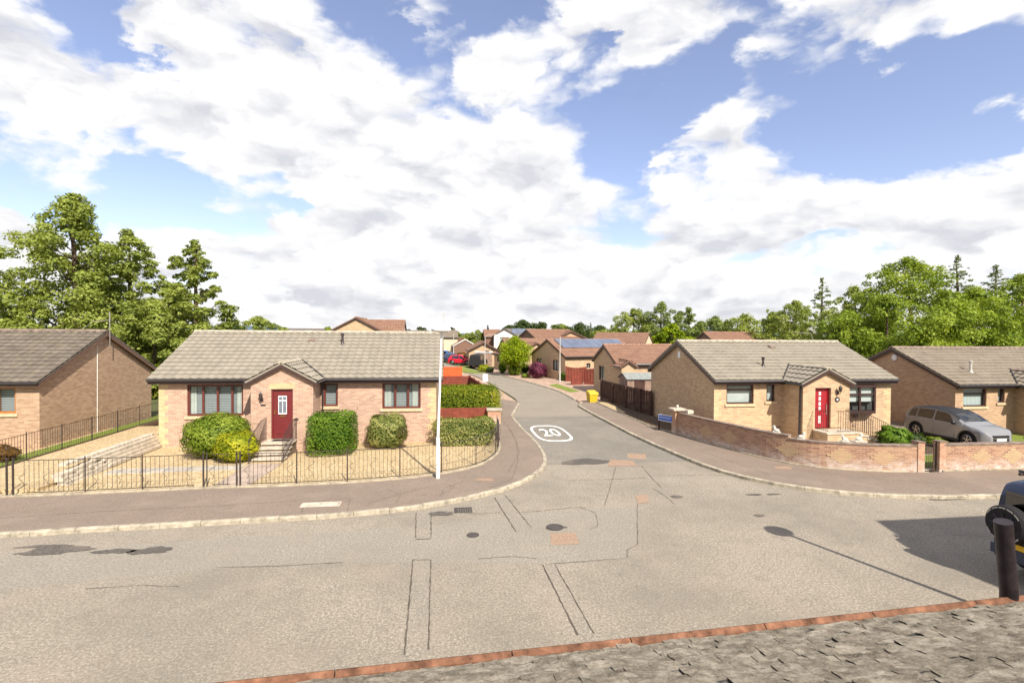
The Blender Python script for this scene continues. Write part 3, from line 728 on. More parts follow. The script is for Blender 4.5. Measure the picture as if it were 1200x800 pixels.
def clumps_leaves(clumps, n, seed, up=.5, inner=.6):
    rs = np.random.RandomState(seed); C = np.array(clumps); w = (C[:, 3]*C[:, 4]+C[:, 3]*C[:, 5])
    k = rs.choice(len(C), n, p=w/w.sum()); d = sph(rs, n, up)
    rad = rs.uniform(inner, 1.04, (n, 1)) + np.abs(rs.normal(0, .16, (n, 1)))
    P = C[k, :3] + d*C[k, 3:6]*rad
    base = rs.uniform(0, 1, len(C)); lv = np.clip(base[k]*.55 + rs.uniform(0, .6, n), 0, 1)
    Nn = d/C[k, 3:6]*C[k, 3:4]; Nn[:, 2] += .75
    return P, Nn, lv
def limb(mb, a, b, r0, r1, rnd, n=4, wob=.06):
    a = Vector(a); b = Vector(b); L = (b-a).length; pts = []
    for k in range(n+1):
        t = k/n; w = L*wob*math.sin(PI*t); pts.append(a.lerp(b, t) + Vector((rnd.uniform(-w, w), rnd.uniform(-w, w), 0)))
    mb.tube(pts, [r0+(r1-r0)*k/n for k in range(n+1)], 7)
def tree(name, label, cat, x, y, h, w, seed, mat='leafTree', kind='round', n=16000, leaf=.34, z0=0, group=None, base=.14, nc=90, cr=None, trunk_r=None, up=.5):
    rnd = random.Random(seed); root = thing(name, label, cat, (x, y, z0), rnd.uniform(0, 6), group)
    nc = int(nc*1.7); tr = trunk_r or h*.022; cl = []; mb = MB(); top = h*.93
    mb.tube([(0,0,-.2), (0,0,h*.15), (rnd.uniform(-.03,.03)*h, rnd.uniform(-.03,.03)*h, h*.45), (rnd.uniform(-.02,.02)*h, 0, top)], [tr*1.35, tr, tr*.7, tr*.12], 9)
    cr = (cr or w*.13)*.80; w = w*1.22
    for k in range(nc):
        t = (k+.5)/nc; z = h*(base + (1-base)*t*.96); a = k*2.39996 + rnd.uniform(-.5, .5)
        if kind == 'round': env = math.sin(PI*min(1, (t*.93+.09)))**.55*(1+.16*math.sin(a*2+seed)+.14*math.sin(t*14+seed*2))
        elif kind == 'cone': env = (1-t)**.8*1.05+.05
        elif kind == 'peak': env = min(1, (1.02-t)**.66*1.25)*(min(1, .65+t*2))*(1+.16*math.sin(a*1.0+seed)+.16*math.sin(t*21+seed))
        else: env = .8
        r = w/2*env*(rnd.random()**.30)*rnd.uniform(.80, 1.08); r = max(0, r - cr*.5)
        c = cr*rnd.uniform(.65, 1.35)*(1 if kind != 'cone' else (.45+.75*(1-t))); c *= (1.12-.5*t) if kind != 'peak' else (1.2-.78*t)
        if k % 4 == 2: c *= .5; r *= 1.14
        p = (r*math.cos(a), r*math.sin(a), z - c*.3)
        flat = .55 if kind == 'peak' else (.35 if kind == 'cone' else .72)
        cl.append((p[0], p[1], p[2], c, c, c*flat))
        if k % 4 == 0 and r > w*.1:
            limb(mb, (0, 0, max(h*.12, z-r*.7)), (p[0]*.9, p[1]*.9, p[2]), tr*.42*(1.1-t), tr*.08, rnd)
    n = int(n*1.9); leaf *= .74; P, N, lv = clumps_leaves(cl, n, seed, up, .45)
    mb.build('trunk', 'bark', root, smooth=True)
    o = bpy.data.objects.new('crown', leaf_mesh('crown', P, N, leaf, mat, lv, seed)); COL.objects.link(o); o.parent = root
    return root
def shrub(name, label, x, y, z, rx, ry, h, mat, n=5000, leaf=.075, seed=1, box=None, cat='shrub', group=None, lumps=.12, stems=True, yaw=0, spiky=0, ret=False):
    """dense shrub: leaves over a lumpy superellipsoid, with woody stems inside"""
    rs = np.random.RandomState(seed); rnd = random.Random(seed); root = thing(name, label, cat, (x, y, z), yaw, group)
    e = box or 1.0
    d = sph(rs, n, .15)
    q = np.sign(d)*np.abs(d)**e; q /= (np.abs(q)**(2/e if e < 1 else 2)).sum(1, keepdims=True)**((e/2) if e < 1 else .5) if e < 1 else 1
    if e < .7:
        hb = h/2; ar = np.array([ry*hb, ry*hb, rx*hb, rx*hb, rx*ry, rx*ry*.1]); fc = rs.choice(6, n, p=ar/ar.sum()); uv = rs.uniform(-1, 1, (n, 3)); ax_ = fc//2; sgn = np.where(fc % 2 == 0, 1.0, -1.0)
        q = uv.copy(); q[np.arange(n), ax_] = sgn; rr_ = .16+.25*e; m4 = (np.abs(q)**(2.4/e*1.6)).sum(1, keepdims=True)**(e/(2.4*1.6)); q = q/m4; d = q.copy(); d[np.arange(n), ax_] *= 3; d /= np.linalg.norm(d, axis=1, keepdims=True)
    ph = rs.uniform(0, 6, 6)
    lump = 1 + lumps*(np.sin(d[:, 0]*5+ph[0])*np.sin(d[:, 1]*5+ph[1]) + .8*np.sin(d[:, 2]*7+ph[2]+d[:, 0]*4) + .6*np.sin(d[:, 0]*13+ph[3])*np.sin(d[:, 2]*12+ph[4]))
    rad = (1 - np.abs(rs.normal(0, .10+spiky, n)) + (rs.random_sample(n) < .12)*np.abs(rs.normal(0, .07, n)))*lump
    P = q*rad[:, None]*np.array([rx, ry, h/2]) + np.array([0, 0, h/2]); 
    P[:, 2] = np.maximum(P[:, 2], .02)
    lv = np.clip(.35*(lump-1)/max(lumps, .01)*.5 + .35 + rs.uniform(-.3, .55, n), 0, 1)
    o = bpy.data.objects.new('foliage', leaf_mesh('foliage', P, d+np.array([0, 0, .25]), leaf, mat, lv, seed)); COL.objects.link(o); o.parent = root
    # inner mass of leaves so the shrub is opaque
    bm = bmesh.new(); bmesh.ops.create_icosphere(bm, subdivisions=3, radius=1)
    for v in bm.verts:
        dd = np.array(v.co); qq = np.sign(dd)*np.abs(dd)**e
        if e < 1: qq /= (np.abs(qq)**(2/e)).sum()**(e/2)
        v.co = Vector((qq[0]*rx*.80, qq[1]*ry*.80, max(.0, h/2+qq[2]*h/2*.82)))
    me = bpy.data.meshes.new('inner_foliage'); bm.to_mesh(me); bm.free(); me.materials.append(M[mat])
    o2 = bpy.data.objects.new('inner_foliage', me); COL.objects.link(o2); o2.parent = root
    mb = MB()
    for k in range(4): limb(mb, (0, 0, -.05), (rnd.uniform(-.5, .5)*rx, rnd.uniform(-.5, .5)*ry, h*.6), .02, .008, rnd)
    mb.build('stem', 'bark', root)
    return root
def sprig(name, label, x, y, z, h, w, mat, seed=1, n=260, leaf=.07, cat='plant', group=None):
    """small open garden plant: several stems with leaves along them"""
    rnd = random.Random(seed); rs = np.random.RandomState(seed); root = thing(name, label, cat, (x, y, z), 0, group); mb = MB(); P = []; N = []
    for k in range(14):
        a = rnd.uniform(0, 2*PI); r = w/2*rnd.uniform(.2, 1); tip = Vector((r*math.cos(a), r*math.sin(a), h*rnd.uniform(.55, 1)))
        limb(mb, (0,0,0), tip, .008, .003, rnd, 3)
        for j in range(n//14):
            t = rnd.uniform(.25, 1.05); p = tip*t + Vector((rnd.gauss(0,.04), rnd.gauss(0,.04), rnd.gauss(0,.03))); P.append(p); N.append((p.x, p.y, .4+rnd.random()))
    mb.build('stem', 'bark', root)
    P = np.array(P); P[:, 2] = np.maximum(P[:, 2], .01)
    o = bpy.data.objects.new('leaves', leaf_mesh('leaves', P, np.array(N), leaf, mat, rs.uniform(0, 1, len(P)), seed)); COL.objects.link(o); o.parent = root
    return root

# ---------------------------------------------------------------- vehicles
def lerp_prof(pr, x):
    if x <= pr[0][0]: return pr[0][1]
    for (a, u), (b, v) in zip(pr, pr[1:]):
        if x <= b:
            t = (x-a)/(b-a); return u+(v-u)*t
    return pr[-1][1]
def soft(pr, x, r=.10):
    return sum(lerp_prof(pr, x+d*r) for d in (-1, -.5, 0, .5, 1))/5
def wheel(root, x, y, r, w, side, rim='alloy', spokes=5, name='wheel'):
    mb = MB(); s = side
    mb.lathe([(r*.62, -w/2*s), (r*.9, -w/2*s), (r, -w*.36*s), (r, w*.36*s), (r*.93, w/2*s), (r*.68, w/2*s)], (x, y, r), 26, 'y')
    wh = mb.build(name, 'rubber', root, smooth=True)
    rb = MB(); yy = y + w*.5*s
    i = len(rb.v); n = 26
    for rr, off in ((r*.68, -.005), (r*.62, .01), (r*.60, -.05)):
        rb.v += [(x+rr*math.cos(2*PI*k/n), yy+off*s, r+rr*math.sin(2*PI*k/n)) for k in range(n)]
    for q in (0, n):
        for k in range(n): rb.f.append((i+q+k, i+q+(k+1)%n, i+q+n+(k+1)%n, i+q+n+k)); rb.m.append(0)
    for k in range(spokes):
        a = 2*PI*k/spokes+.3
        for da in (-.16, .16):
            p0 = (x+r*.10*math.cos(a), yy-.005*s, r+r*.10*math.sin(a)); p1 = (x+r*.62*math.cos(a+da), yy-.01*s, r+r*.62*math.sin(a+da)); rb.tube([p0, p1], r*.055, 5)
    rb.lathe([(r*.16, -.02*s), (r*.14, .015*s)], (x, yy, r), 12, 'y')
    rb.build('rim', rim, wh)
    d = MB(); d.lathe([(r*.60, 0), (r*.60, .01)], (x, yy-.07*s, r), 20, 'y'); d.build('brake_disc', 'blackpl', wh)
    return wh
def car(name, label, loc, yaw, sp, paint, cat='car', group=None, roofmat=None, det=2):
    root = thing(name, label, cat, loc, yaw, group)
    L = sp['L']; top, belt, plan = sp['top'], sp['belt'], sp['plan']; r = sp['r']; R = r+.055; zl0 = sp.get('zl', .20); axles = sp['axles']
    gy_ = sp.get('tumble', .22)
    def low(x):
        z = zl0
        for ax in axles:
            if abs(x-ax) < R: z = max(z, r + math.sqrt(R*R-(x-ax)**2))
        return z
    def dims(x):
        zt = soft(top, x, sp.get('soft', .10)); zb = min(lerp_prof(belt, x), zt-.015); h = soft(plan, x, .06); rw = h - gy_*(zt-zb)/.45*.62*h/.9 - .03
        return zt, zb, h, max(rw, h*.6)
    def side_y(x, z):
        zt, zb, h, rw = dims(x)
        if z <= zb: return h - .012*max(0, (z-(zb-.2))/.2)
        t = (z-zb)/max(zt-.06-zb, .01); return (h-.035)+(rw-(h-.035))*min(t, 1)
    N = int(L/.045) if det >= 2 else int(L/.12); xs = [-L/2 + L*k/N for k in range(N+1)]
    mb = MB(); rings = []
    for x in xs:
        zt, zb, h, rw = dims(x); lo = min(low(x), zb-.10); md = (zb+lo)/2
        half = [(0, zt+.018), (rw*.5, zt+.010), (rw*.86, zt-.008), (rw, zt-.06 if zt-zb > .12 else zt-.03), (h-.035, zb+.012 if zt-zb > .12 else zb), (h-.012, zb-.03), (h, max(zb-.16, lo+.03)), (h+.004, max(min(md, zb-.2), lo+.02)), (h-.01, lo+.012), (h-.03, lo), (0, lo)]
        pts = half + [(-y, z) for y, z in reversed(half[1:-1])]
        i = len(mb.v); mb.v += [(x, y, z) for y, z in pts]; rings.append((i, len(pts)))
    nn = rings[0][1]
    for (a, _), (b, _) in zip(rings, rings[1:]):
        for j in range(nn):
            mb.f.append((a+j, a+(j+1)%nn, b+(j+1)%nn, b+j)); mi = 1 if j in (9, 10) else 0
            if roofmat and mb.v[a+j][2] > lerp_prof(belt, mb.v[a+j][0])+.2 and mb.v[b+j][2] > lerp_prof(belt, mb.v[b+j][0])+.2: mi = 2
            mb.m.append(mi)
    mb.f.append(tuple(rings[0][0]+j for j in range(nn))); mb.m.append(0); mb.f.append(tuple(rings[-1][0]+j for j in range(nn))); mb.m.append(0)
    mb.build('body', [paint, 'blackpl', roofmat or paint], root, smooth=True)
    for ax in axles:
        for s in (1, -1): wheel(root, ax, s*(soft(plan, ax)-.115), r, .21, s)
    # side windows
    for (x0, x1, s0, s1) in sp['windows']:
        for s in (1, -1):
            g = MB(); n = 8; m = 4
            for a in range(n+1):
                t = a/n
                for b in range(m+1):
                    q = b/m; x = (x0 + s0*q)*(1-t) + (x1 + s1*q)*t; zt, zb, h, rw = dims(x); z = zb+.035 + (max(zt-.10, zb+.05)-zb-.035)*q
                    g.v.append((x, s*(side_y(x, z)+.007), z))
            for a in range(n):
                for b in range(m):
                    i = a*(m+1)+b; g.f.append((i, i+1, i+m+2, i+m+1)); g.m.append(0)
            g.build('side_window', 'carglass', root, smooth=True)
    def toppatch(nm, x0, x1, mat, wf=.82):
        g = MB(); n = 8; m = 8
        for a in range(n+1):
            x = x0+(x1-x0)*a/n; zt, zb, h, rw = dims(x)
            for b in range(m+1):
                y = rw*wf*(2*b/m-1); u = abs(y)/rw; z = zt + (.018-.016*u if u < .5 else .010-.05*(u-.5)) + .006; g.v.append((x, y, z))
        for a in range(n):
            for b in range(m): i = a*(m+1)+b; g.f.append((i, i+1, i+m+2, i+m+1)); g.m.append(0)
        g.build(nm, mat, root, smooth=True)
    if 'screen' in sp: toppatch('windscreen', *sp['screen'], 'carglass')
    if 'rearscreen' in sp: toppatch('rear_window', *sp['rearscreen'], 'carglass')
    # dark arches and sills
    for ax in axles:
        for s in (1, -1):
            g = MB(); n = 18; hh = soft(plan, ax)
            for k in range(n+1):
                a = PI*k/n*1.06 - .03*PI
                for rr, off in ((R-.005, .006), (R+.055, .008), (R+.055, -.02), (R-.005, -.05)):
                    x = ax+rr*math.cos(a); g.v.append((x, s*(soft(plan, x)+off), max(zl0-.02, r+rr*math.sin(a))))
            for k in range(n):
                for b in range(4): i = k*4+b; j = k*4+(b+1)%4; g.f.append((i, j, j+4, i+4)); g.m.append(0)
            g.build('wheel_arch_trim', sp.get('archmat', 'blackpl'), root, smooth=True)
    for s in (1, -1):
        g = MB(); h = soft(plan, 0); a, b = axles[0]+R+.04, axles[1]-R-.04
        g.box(a, s*(h-.03) if s > 0 else s*(h+.012), zl0-.02, b, s*(h+.012) if s > 0 else s*(h-.03), zl0+.09); g.build('sill', 'blackpl', root)
    for s in (1, -1):     # mirrors
        if 'mirror' in sp:
            mx_, mz = sp['mirror']; yb = side_y(mx_, mz); g = MB()
            g.lathe([(.03, -.01), (.085, .02), (.10, .09), (.06, .16)], (mx_, s*(yb+.10)-0, mz-.06), 10); g.tube([(mx_, s*(yb-.02), mz-.02), (mx_, s*(yb+.10), mz+.0)], .02, 6); g.build('wing_mirror', 'blackpl', root, smooth=True)
    # door seams and handles
    for x in sp.get('seams', ()):
        for s in (1, -1):
            g = MB(); zt, zb, h, rw = dims(x); g.tube([(x, s*(side_y(x, zl0+.12)+.001), zl0+.12), (x, s*(side_y(x, (zl0+zb)/2)+.003), (zl0+zb)/2), (x, s*(side_y(x, zb)+.001), zb)], .004, 4); g.build('door_seam', 'blackpl', root)
            g = MB(); z = zb-.10; g.tube([(x+.07, s*(h+.012), z), (x+.22, s*(h+.016), z)], .014, 6); g.build('door_handle', sp.get('handlemat', paint), root)
    return root

# ================================================================ SETTING
g = MB(); R_ = 6000; n = 60
gx_ = sorted(set([-R_, -2500, -900, -300, -120] + list(np.linspace(-60, 60, 61)) + [120, 300, 900, 2500, R_])); gyy = sorted(set([-R_, -1500, -200, -60] + list(np.linspace(-20, 120, 71)) + [160, 300, 700, 1500, 3000, R_]))
def gz(x, y):
    a = min(max((x-21.0)/3, 0), 1)*min(max((y-16.6)/1.2, 0), 1)*min(max((60-y)/10, 0), 1); return -.05 - .30*a
for y in gyy:
    for x in gx_: g.v.append((x, y, gz(x, y)))
nx = len(gx_)
for j in range(len(gyy)-1):
    for i in range(nx-1): g.f.append((j*nx+i, j*nx+i+1, (j+1)*nx+i+1, (j+1)*nx+i)); g.m.append(0)
struct(g.build('ground', 'ground', recalc=False))

KL = smooth_line([(-60,13.2),(-30,13.22),(-17,13.25),(-10.3,13.3),(-8.5,13.42),(-4.7,13.62),(-2.7,13.76),(-.95,14.1),(.45,14.67),(1.78,15.5),(2.74,16.5),(3.45,17.7),(3.85,19.1),(4.0,21),(4.0,22.5),(3.88,25.6),(3.85,29.1)], 5)
KR = smooth_line([(8.75,33.2),(8.7,30.3),(8.76,26.4),(8.81,23.4),(9.05,20.1),(9.42,17.3),(10.06,15.74),(11.1,14.6),(12.25,13.94),(14.03,13.42),(16.3,13.24),(19,13.2),(26,13.2),(60,13.2)], 5)
FL = smooth_line([(-20,16.2),(-12.5,16.25),(-10.4,16.32),(-7.24,16.5),(-4.6,16.52),(-2.2,16.75),(-.32,17.25),(1.17,18.3),(1.93,19.8),(2.22,21.2),(2.28,22.6)], 5)
WL = smooth_line([(11.06,23.3),(11.25,22.0),(11.7,20.16),(12.32,18.2),(13.16,16.95),(14.35,16.35),(15.4,16.05),(16.45,15.93)], 6)
def fill(name, poly, z, mat, thick=.25, cuts=None):
    """flat area of any outline, triangulated, with a skirt"""
    me = bpy.data.meshes.new(name); bm = bmesh.new()
    vs = [bm.verts.new((p[0], p[1], z)) for p in poly]; f = bm.faces.new(vs)
    if f.normal.z < 0: f.normal_flip()
    bm.normal_update()
    if bm.faces[:][0].normal.z < 0: bmesh.ops.reverse_faces(bm, faces=bm.faces[:])
    if thick:
        r = bmesh.ops.extrude_edge_only(bm, edges=bm.edges[:])
        for v in [e for e in r['geom'] if isinstance(e, bmesh.types.BMVert)]: v.co.z -= thick
    bmesh.ops.triangulate(bm, faces=[f for f in bm.faces if len(f.verts) > 4])
    bm.to_mesh(me); bm.free(); me.materials.append(M[mat]); o = bpy.data.objects.new(name, me); COL.objects.link(o); return struct(o)

fill('main_road', [(-60,6.8),(60,6.8),(60,14.2),(12,14.6),(10.5,16.5),(10,18.8),(3.0,18.8),(2,16.5),(-2,14.6),(-60,14.2)], 0, 'asphalt', None)
fill('side_road', [(3.2,18.5),(9.8,18.5),(9.6,29.3),(3.2,29.3)], .004, 'asphalt_side', None)
rl = smooth_line([(3.4,29.1),(5.1,35.3),(4.6,45),(4.0,52),(2.9,60),(.5,70),(-4,82),(-12,95),(-24,104)], 4)
rr = smooth_line([(9.5,29.1),(9.3,34.6),(9.3,42),(8.2,49),(6.6,56.5),(4.6,63),(2.0,72),(-.5,84),(-6,100),(-20,112)], 4)
fill('shared_road', rl + rr[::-1], .008, 'shared', None)
fill('pavement', [(p[0]-.0, p[1]+.1) for p in KL[:-12]] + [(p[0]-.12, p[1]) for p in KL[-12:]] + [(5.15,35.2),(3.1,37.4),(2.75,33),(2.5,27.3),(2.42,24.6),(2.45,22.7)] + offset(FL, -.08)[::-1] + [(-60,16.1)], .10, 'pavement')
fill('pavement', [(10.3,34.6),(9.2,34.5)] + [(p[0]+.10, p[1]+.05) for p in KR] + [(60,15.76),(17.3,15.74)] + offset(WL, -.16)[::-1] + [(10.42,25)], .10, 'pavement')
fill('near_pavement', [(-60,4.6),(60,4.6),(60,6.78),(-60,6.78)], .10, 'pavement')
def kerbline(name, line, side, mat='kerb', w=.125, top=.112, stone=.915, fade=None):
    pts = resample(line, stone); mb = MB()
    for k, (a, b) in enumerate(zip(pts, pts[1:])):
        A = Vector(a); B = Vector(b); d = (B-A).normalized(); nn = Vector((-d.y, d.x))*side; A2 = A+d*.006; B2 = B-d*.006; t = top + .004*math.sin(k*3.7)
        i = len(mb.v); c = .018
        for p in (A2, B2):
            for off, z in ((0, -.05), (0, t-c), (c, t), (w, t), (w, -.05)): q = p + nn*off; mb.v.append((q.x, q.y, z))
        for j in range(4): mb.f.append((i+j, i+j+1, i+6+j, i+5+j)); mb.m.append(0)
        mb.f.append((i,i+1,i+2,i+3,i+4)); mb.m.append(0); mb.f.append((i+9,i+8,i+7,i+6,i+5)); mb.m.append(0)
    return struct(mb.build(name, mat))
kerbline('kerb', KL, 1); kerbline('kerb', KR, 1); kerbline('kerb', [(-60,6.92),(60,6.92)], -1)
kerbline('kerb', [(3.85,29.15),(5.2,35.2)], 1, top=.112); kerbline('kerb', [(9.35,34.6),(8.78,33.25)], 1, top=.108)
kerbline('edging', offset(FL, -.10), 1, 'edging', w=.14, top=.15); kerbline('edging', offset(WL, -.17), 1, 'edging', w=.09, top=.145); kerbline('edging', [(17.3,15.76),(60,15.72)], 1, 'edging', w=.09, top=.145)
kerbline('edging', [(10.36,34.5),(10.45,25),(10.95,23.4)], 1, 'edging', w=.07, top=.135)
# gardens
fill('gravel_garden', offset(FL, .02) + [(2.3,27.2),(-20,27.2)], .115, 'gravel')
fill('lawn', [(-15.9,17.2),(-14.98,17.2),(-14.95,31.5),(-15.9,31.5)], .135, 'grass')
fill('lawn', [(-22,16.7),(-15.9,16.7),(-15.9,21.6),(-22,21.6)], .138, 'grass')
fill('gravel_verge', [(10.5,34.4),(10.55,25),(11.1,23.5),(12.05,23.5),(12.05,29.2),(11.2,36)], .105, 'soil')
fill('gravel_strip', [(10.5,34.3),(10.52,29.6),(10.8,29.6),(11.2,34.3)], .112, 'gravel')
fill('garden_paving', offset(WL, .12) + [(17.3,16.1),(21.4,16.1),(21.4,22.0),(11.7,22.0),(11.6,23.2)], .085, 'pale_slab')
fill('lawn', [(16.3,16.3),(20.0,16.3),(20.0,18.0),(16.3,18.0)], .12, 'grass')
fill('flower_bed', [(18.6,18.2),(21.3,18.2),(21.3,21.7),(18.9,21.7)], .12, 'soil')
fill('driveway', [(21.45,16.1),(25.2,16.1),(25.2,31),(21.45,31)], -.045, 'pavement', .3)
fill('lawn', [(25.4,16.1),(40,16.1),(40,22.5),(25.4,22.5)], -.10, 'grass', .3)
# lighter pavements and drives along the far street
fill('pink_pavement', [(10.2,34.8),(9.4,35.0),(9.55,42),(8.5,49.2),(6.9,56.8),(5.0,63.2),(2.5,72),(5,73.5),(8.2,64.5),(10.4,58),(12.0,50.5),(14.6,47.6),(14.4,40.5),(12.2,40.2),(12.2,36.2),(10.3,34.9)], .05, 'driveway')
fill('pink_pavement', [(5.0,35.6),(4.4,45),(3.8,52),(2.7,60),(.3,70),(-1.8,69),(.6,59.6),(1.9,52),(2.4,45),(2.8,37.6)], .05, 'driveway')
fill('lawn', [(9.54, 46.73),(10.52, 47.87),(11.12, 41.37),(10.12, 40.83)], .062, 'grass')
fill('lawn', [(1.80, 72.80),(3.37, 75.58),(5.08, 62.48),(3.45, 61.23),(1.99, 63.30)], .05, 'grass')
kerbline('kerb', rr[5:26], -1, w=.12, top=.085, mat='kerb')
# distant hills
hl = MB(); rnd = random.Random(3); N = 90
for ring, (dist, hh) in enumerate(((2300, 10), (3600, 34))):
    i = len(hl.v); 
    for k in range(N+1):
        a = -1.3 + 2.6*k/N; z = hh*(.55+.45*math.sin(k*.21+ring)+.25*math.sin(k*.63)+.1*math.sin(k*1.9)); d2 = dist
        for dd, zz_ in ((0, -3), (60, z*.8), (240, z), (700, -3)): hl.v.append(((d2+dd)*math.sin(a), (d2+dd)*math.cos(a), max(zz_, -3) if dd in (0, 700) else max(zz_, 1)))
    for k in range(N):
        for j in range(3): q = i+k*4+j; hl.f.append((q, q+4, q+5, q+1)); hl.m.append(0)
struct(hl.build('hills', 'hill', smooth=True))

# road repairs, covers, paint
def patch(name, px, z, mat): mb = MB(); mb.face([(p[0], p[1], z) for p in px]); return struct(mb.build(name, mat))
def crack(pts, w=.03, z=.006, wob=.03, seed=0):
    rnd = random.Random(seed); P = resample(pts, .12) ; mb = MB(); n = len(P); L_ = []
    for k, p in enumerate(P):
        a = Vector(P[max(k-1,0)]); b = Vector(P[min(k+1,n-1)]); d = (b-a).normalized(); nn = Vector((-d.y, d.x)); c = Vector(p)+nn*rnd.uniform(-wob, wob)*.5; ww = w*rnd.uniform(.25, 1.0); L_.append((c-nn*ww/2, c+nn*ww/2))
    for (a, b), (c, d) in zip(L_, L_[1:]): mb.face([(a.x,a.y,z),(c.x,c.y,z),(d.x,d.y,z),(b.x,b.y,z)])
    return mb
fill('worn_band', [(-9.83, 10.56),(-6.86, 10.76),(-4.67, 11.05),(-2.15, 11.07),(2.12, 10.50),(3.90, 10.54),(4.07, 11.00),(4.40, 11.24),(5.43, 13.83),(2.73, 13.58),(0.85, 13.15),(-0.87, 12.88),(-4.44, 12.74),(-7.94, 12.46),(-11.44, 12.30)], .0025, 'band', None)
TR = [[(-0.67, 11.02),(-0.29, 10.98),(-0.24, 7.75),(-0.59, 7.73)], [(-0.76, 13.90),(-0.37, 13.99),(-0.32, 12.12),(-0.68, 12.11)], [(2.04, 10.47),(2.30, 10.48),(2.40, 7.92),(2.13, 7.91)], [(1.46, 14.95),(1.79, 15.15),(2.16, 12.43),(1.73, 12.26)]]
for q in TR: patch('trench_patch', q, .004, 'patch')
patch('pink_patch', [(2.54, 12.11),(3.16, 12.12),(3.08, 11.42),(2.42, 11.44)], .008, 'patch_pink')
patch('pink_patch', [(6.33, 19.07),(7.13, 18.72),(7.04, 17.97),(5.91, 18.09)], .008, 'patch_pink'); patch('pink_patch', [(7.34, 19.95),(8.05, 19.73),(7.72, 18.92),(7.07, 19.13)], .008, 'patch_pink')
patch('pink_patch', [(5.64, 14.65),(6.09, 14.77),(5.86, 14.08),(5.49, 13.97)], .008, 'patch_pink')
ck = MB(); cm = []
segs = [(TR[0][0],TR[0][3]),(TR[0][1],TR[0][2]),(TR[0][0],TR[0][1]),(TR[1][0],TR[1][3]),(TR[1][1],TR[1][2]),(TR[1][3],TR[1][2]),(TR[2][0],TR[2][3]),(TR[2][1],TR[2][2]),(TR[3][0],TR[3][3]),(TR[3][1],TR[3][2]),
 ((1.94, 13.60),(2.75, 13.71),(3.76, 13.88),(4.05, 13.37),(3.84, 12.46),(3.53, 12.22)), ((5.46, 13.98),(4.40, 11.24),(4.07, 11.00),(3.92, 10.58),(2.12, 10.50)), ((6.23, 18.06),(5.60, 16.56),(4.49, 13.94)), ((7.17, 17.96),(6.93, 16.53),(6.78, 15.29)), ((6.49, 15.32),(6.56, 14.55),(6.50, 13.72)),
 ((6.01, 22.58),(6.70, 21.97),(8.03, 21.31)), ((-0.12, 13.96),(0.88, 13.65),(1.58, 13.71)), ((3.75, 16.56),(5.02, 16.42),(6.80, 16.44)), ((7.22, 16.70),(9.04, 16.62),(10.85, 16.00)),
 ((-2.15, 11.07),(-3.35, 11.05),(-4.70, 11.13)), ((0.71, 10.91),(1.45, 10.95),(2.06, 10.75)), ((-6.68, 10.48),(-5.81, 10.51),(-4.92, 10.37))]
for k, s_ in enumerate(segs):
    c_ = crack([p[:2] for p in s_], .036 if k < 10 else .020, .010, .014, k); i = len(ck.v); ck.v += c_.v; ck.f += [tuple(a+i for a in f) for f in c_.f]; ck.m += c_.m
struct(ck.build('road_cracks', 'crack'))
ck = MB()
psegs = [((-11.13, 14.40),(-8.92, 14.65),(-6.03, 14.80),(-3.97, 15.01)), ((-3.75, 13.95),(-3.81, 14.84),(-2.68, 15.09),(-2.57, 14.01)), ((-1.70, 15.79),(-1.27, 15.17),(-1.38, 14.36)), ((-2.14, 14.51),(-1.16, 15.40),(-0.04, 16.24),(0.30, 15.84),(-0.08, 15.04)),
 ((0.48, 15.39),(1.42, 15.63),(2.17, 16.48),(2.67, 18.65),(3.15, 22.56),(3.16, 26.18)), ((2.02, 16.90),(2.39, 18.19),(2.95, 20.12),(3.19, 24.35),(3.10, 27.21)), ((15.80, 14.54),(14.07, 15.31),(12.80, 16.07),(11.83, 17.45)), ((10.32, 19.67),(10.73, 17.32),(10.97, 15.95)), ((-11.32, 15.18),(-10.74, 15.53)), ((0.64, 16.45),(-0.03, 15.70),(-0.15, 14.81))]
for k, s_ in enumerate(psegs):
    c_ = crack([p[:2] for p in s_], .018, .104, .03, 40+k); i = len(ck.v); ck.v += c_.v; ck.f += [tuple(a+i for a in f) for f in c_.f]; ck.m += c_.m
struct(ck.build('pavement_cracks', 'crack'))
def blob(name, c, rx, ry, z, mat, seed, rot=0, rag=.25):
    rnd = random.Random(seed); ph = [rnd.uniform(0, 6) for _ in range(5)]; mb = MB(); pts = []
    for k in range(40):
        a = 2*PI*k/40; r = 1+rag*(.5*math.sin(2*a+ph[0])+.4*math.sin(3*a+ph[1])+.3*math.sin(5*a+ph[2])+.25*math.sin(9*a+ph[3])+.2*math.sin(13*a+ph[4])); x, y = rx*r*math.cos(a), ry*r*math.sin(a)
        pts.append((c[0]+x*math.cos(rot)-y*math.sin(rot), c[1]+x*math.sin(rot)+y*math.cos(rot), z))
    mb.face(pts); return struct(mb.build(name, mat))
for k, (c, rx, ry, m) in enumerate([((-8.48, 12.39),.75,.20,'stain'),((-7.18, 12.20),.42,.13,'stain'),((-6.43, 12.15),.42,.19,'stain'),((-8.91, 12.67),.5,.08,'stain'),((5.27, 18.78),1.0,.38,'stain'),((-0.12, 13.76),.30,.16,'stain'),((9.31, 14.38),.22,.08,'stain'),((6.86, 14.44),.20,.11,'stain'),((8.37, 12.69),.16,.08,'stain'),((9.91, 14.35),.2,.07,'stain'),((14.83, 13.37),.5,.13,'stain'),((11.63, 22.60),.3,.12,'stain'),((2.77, 12.47),.24,.11,'stain')]):
    blob('tar_stain', c, rx, ry, .012, m, 70+k)
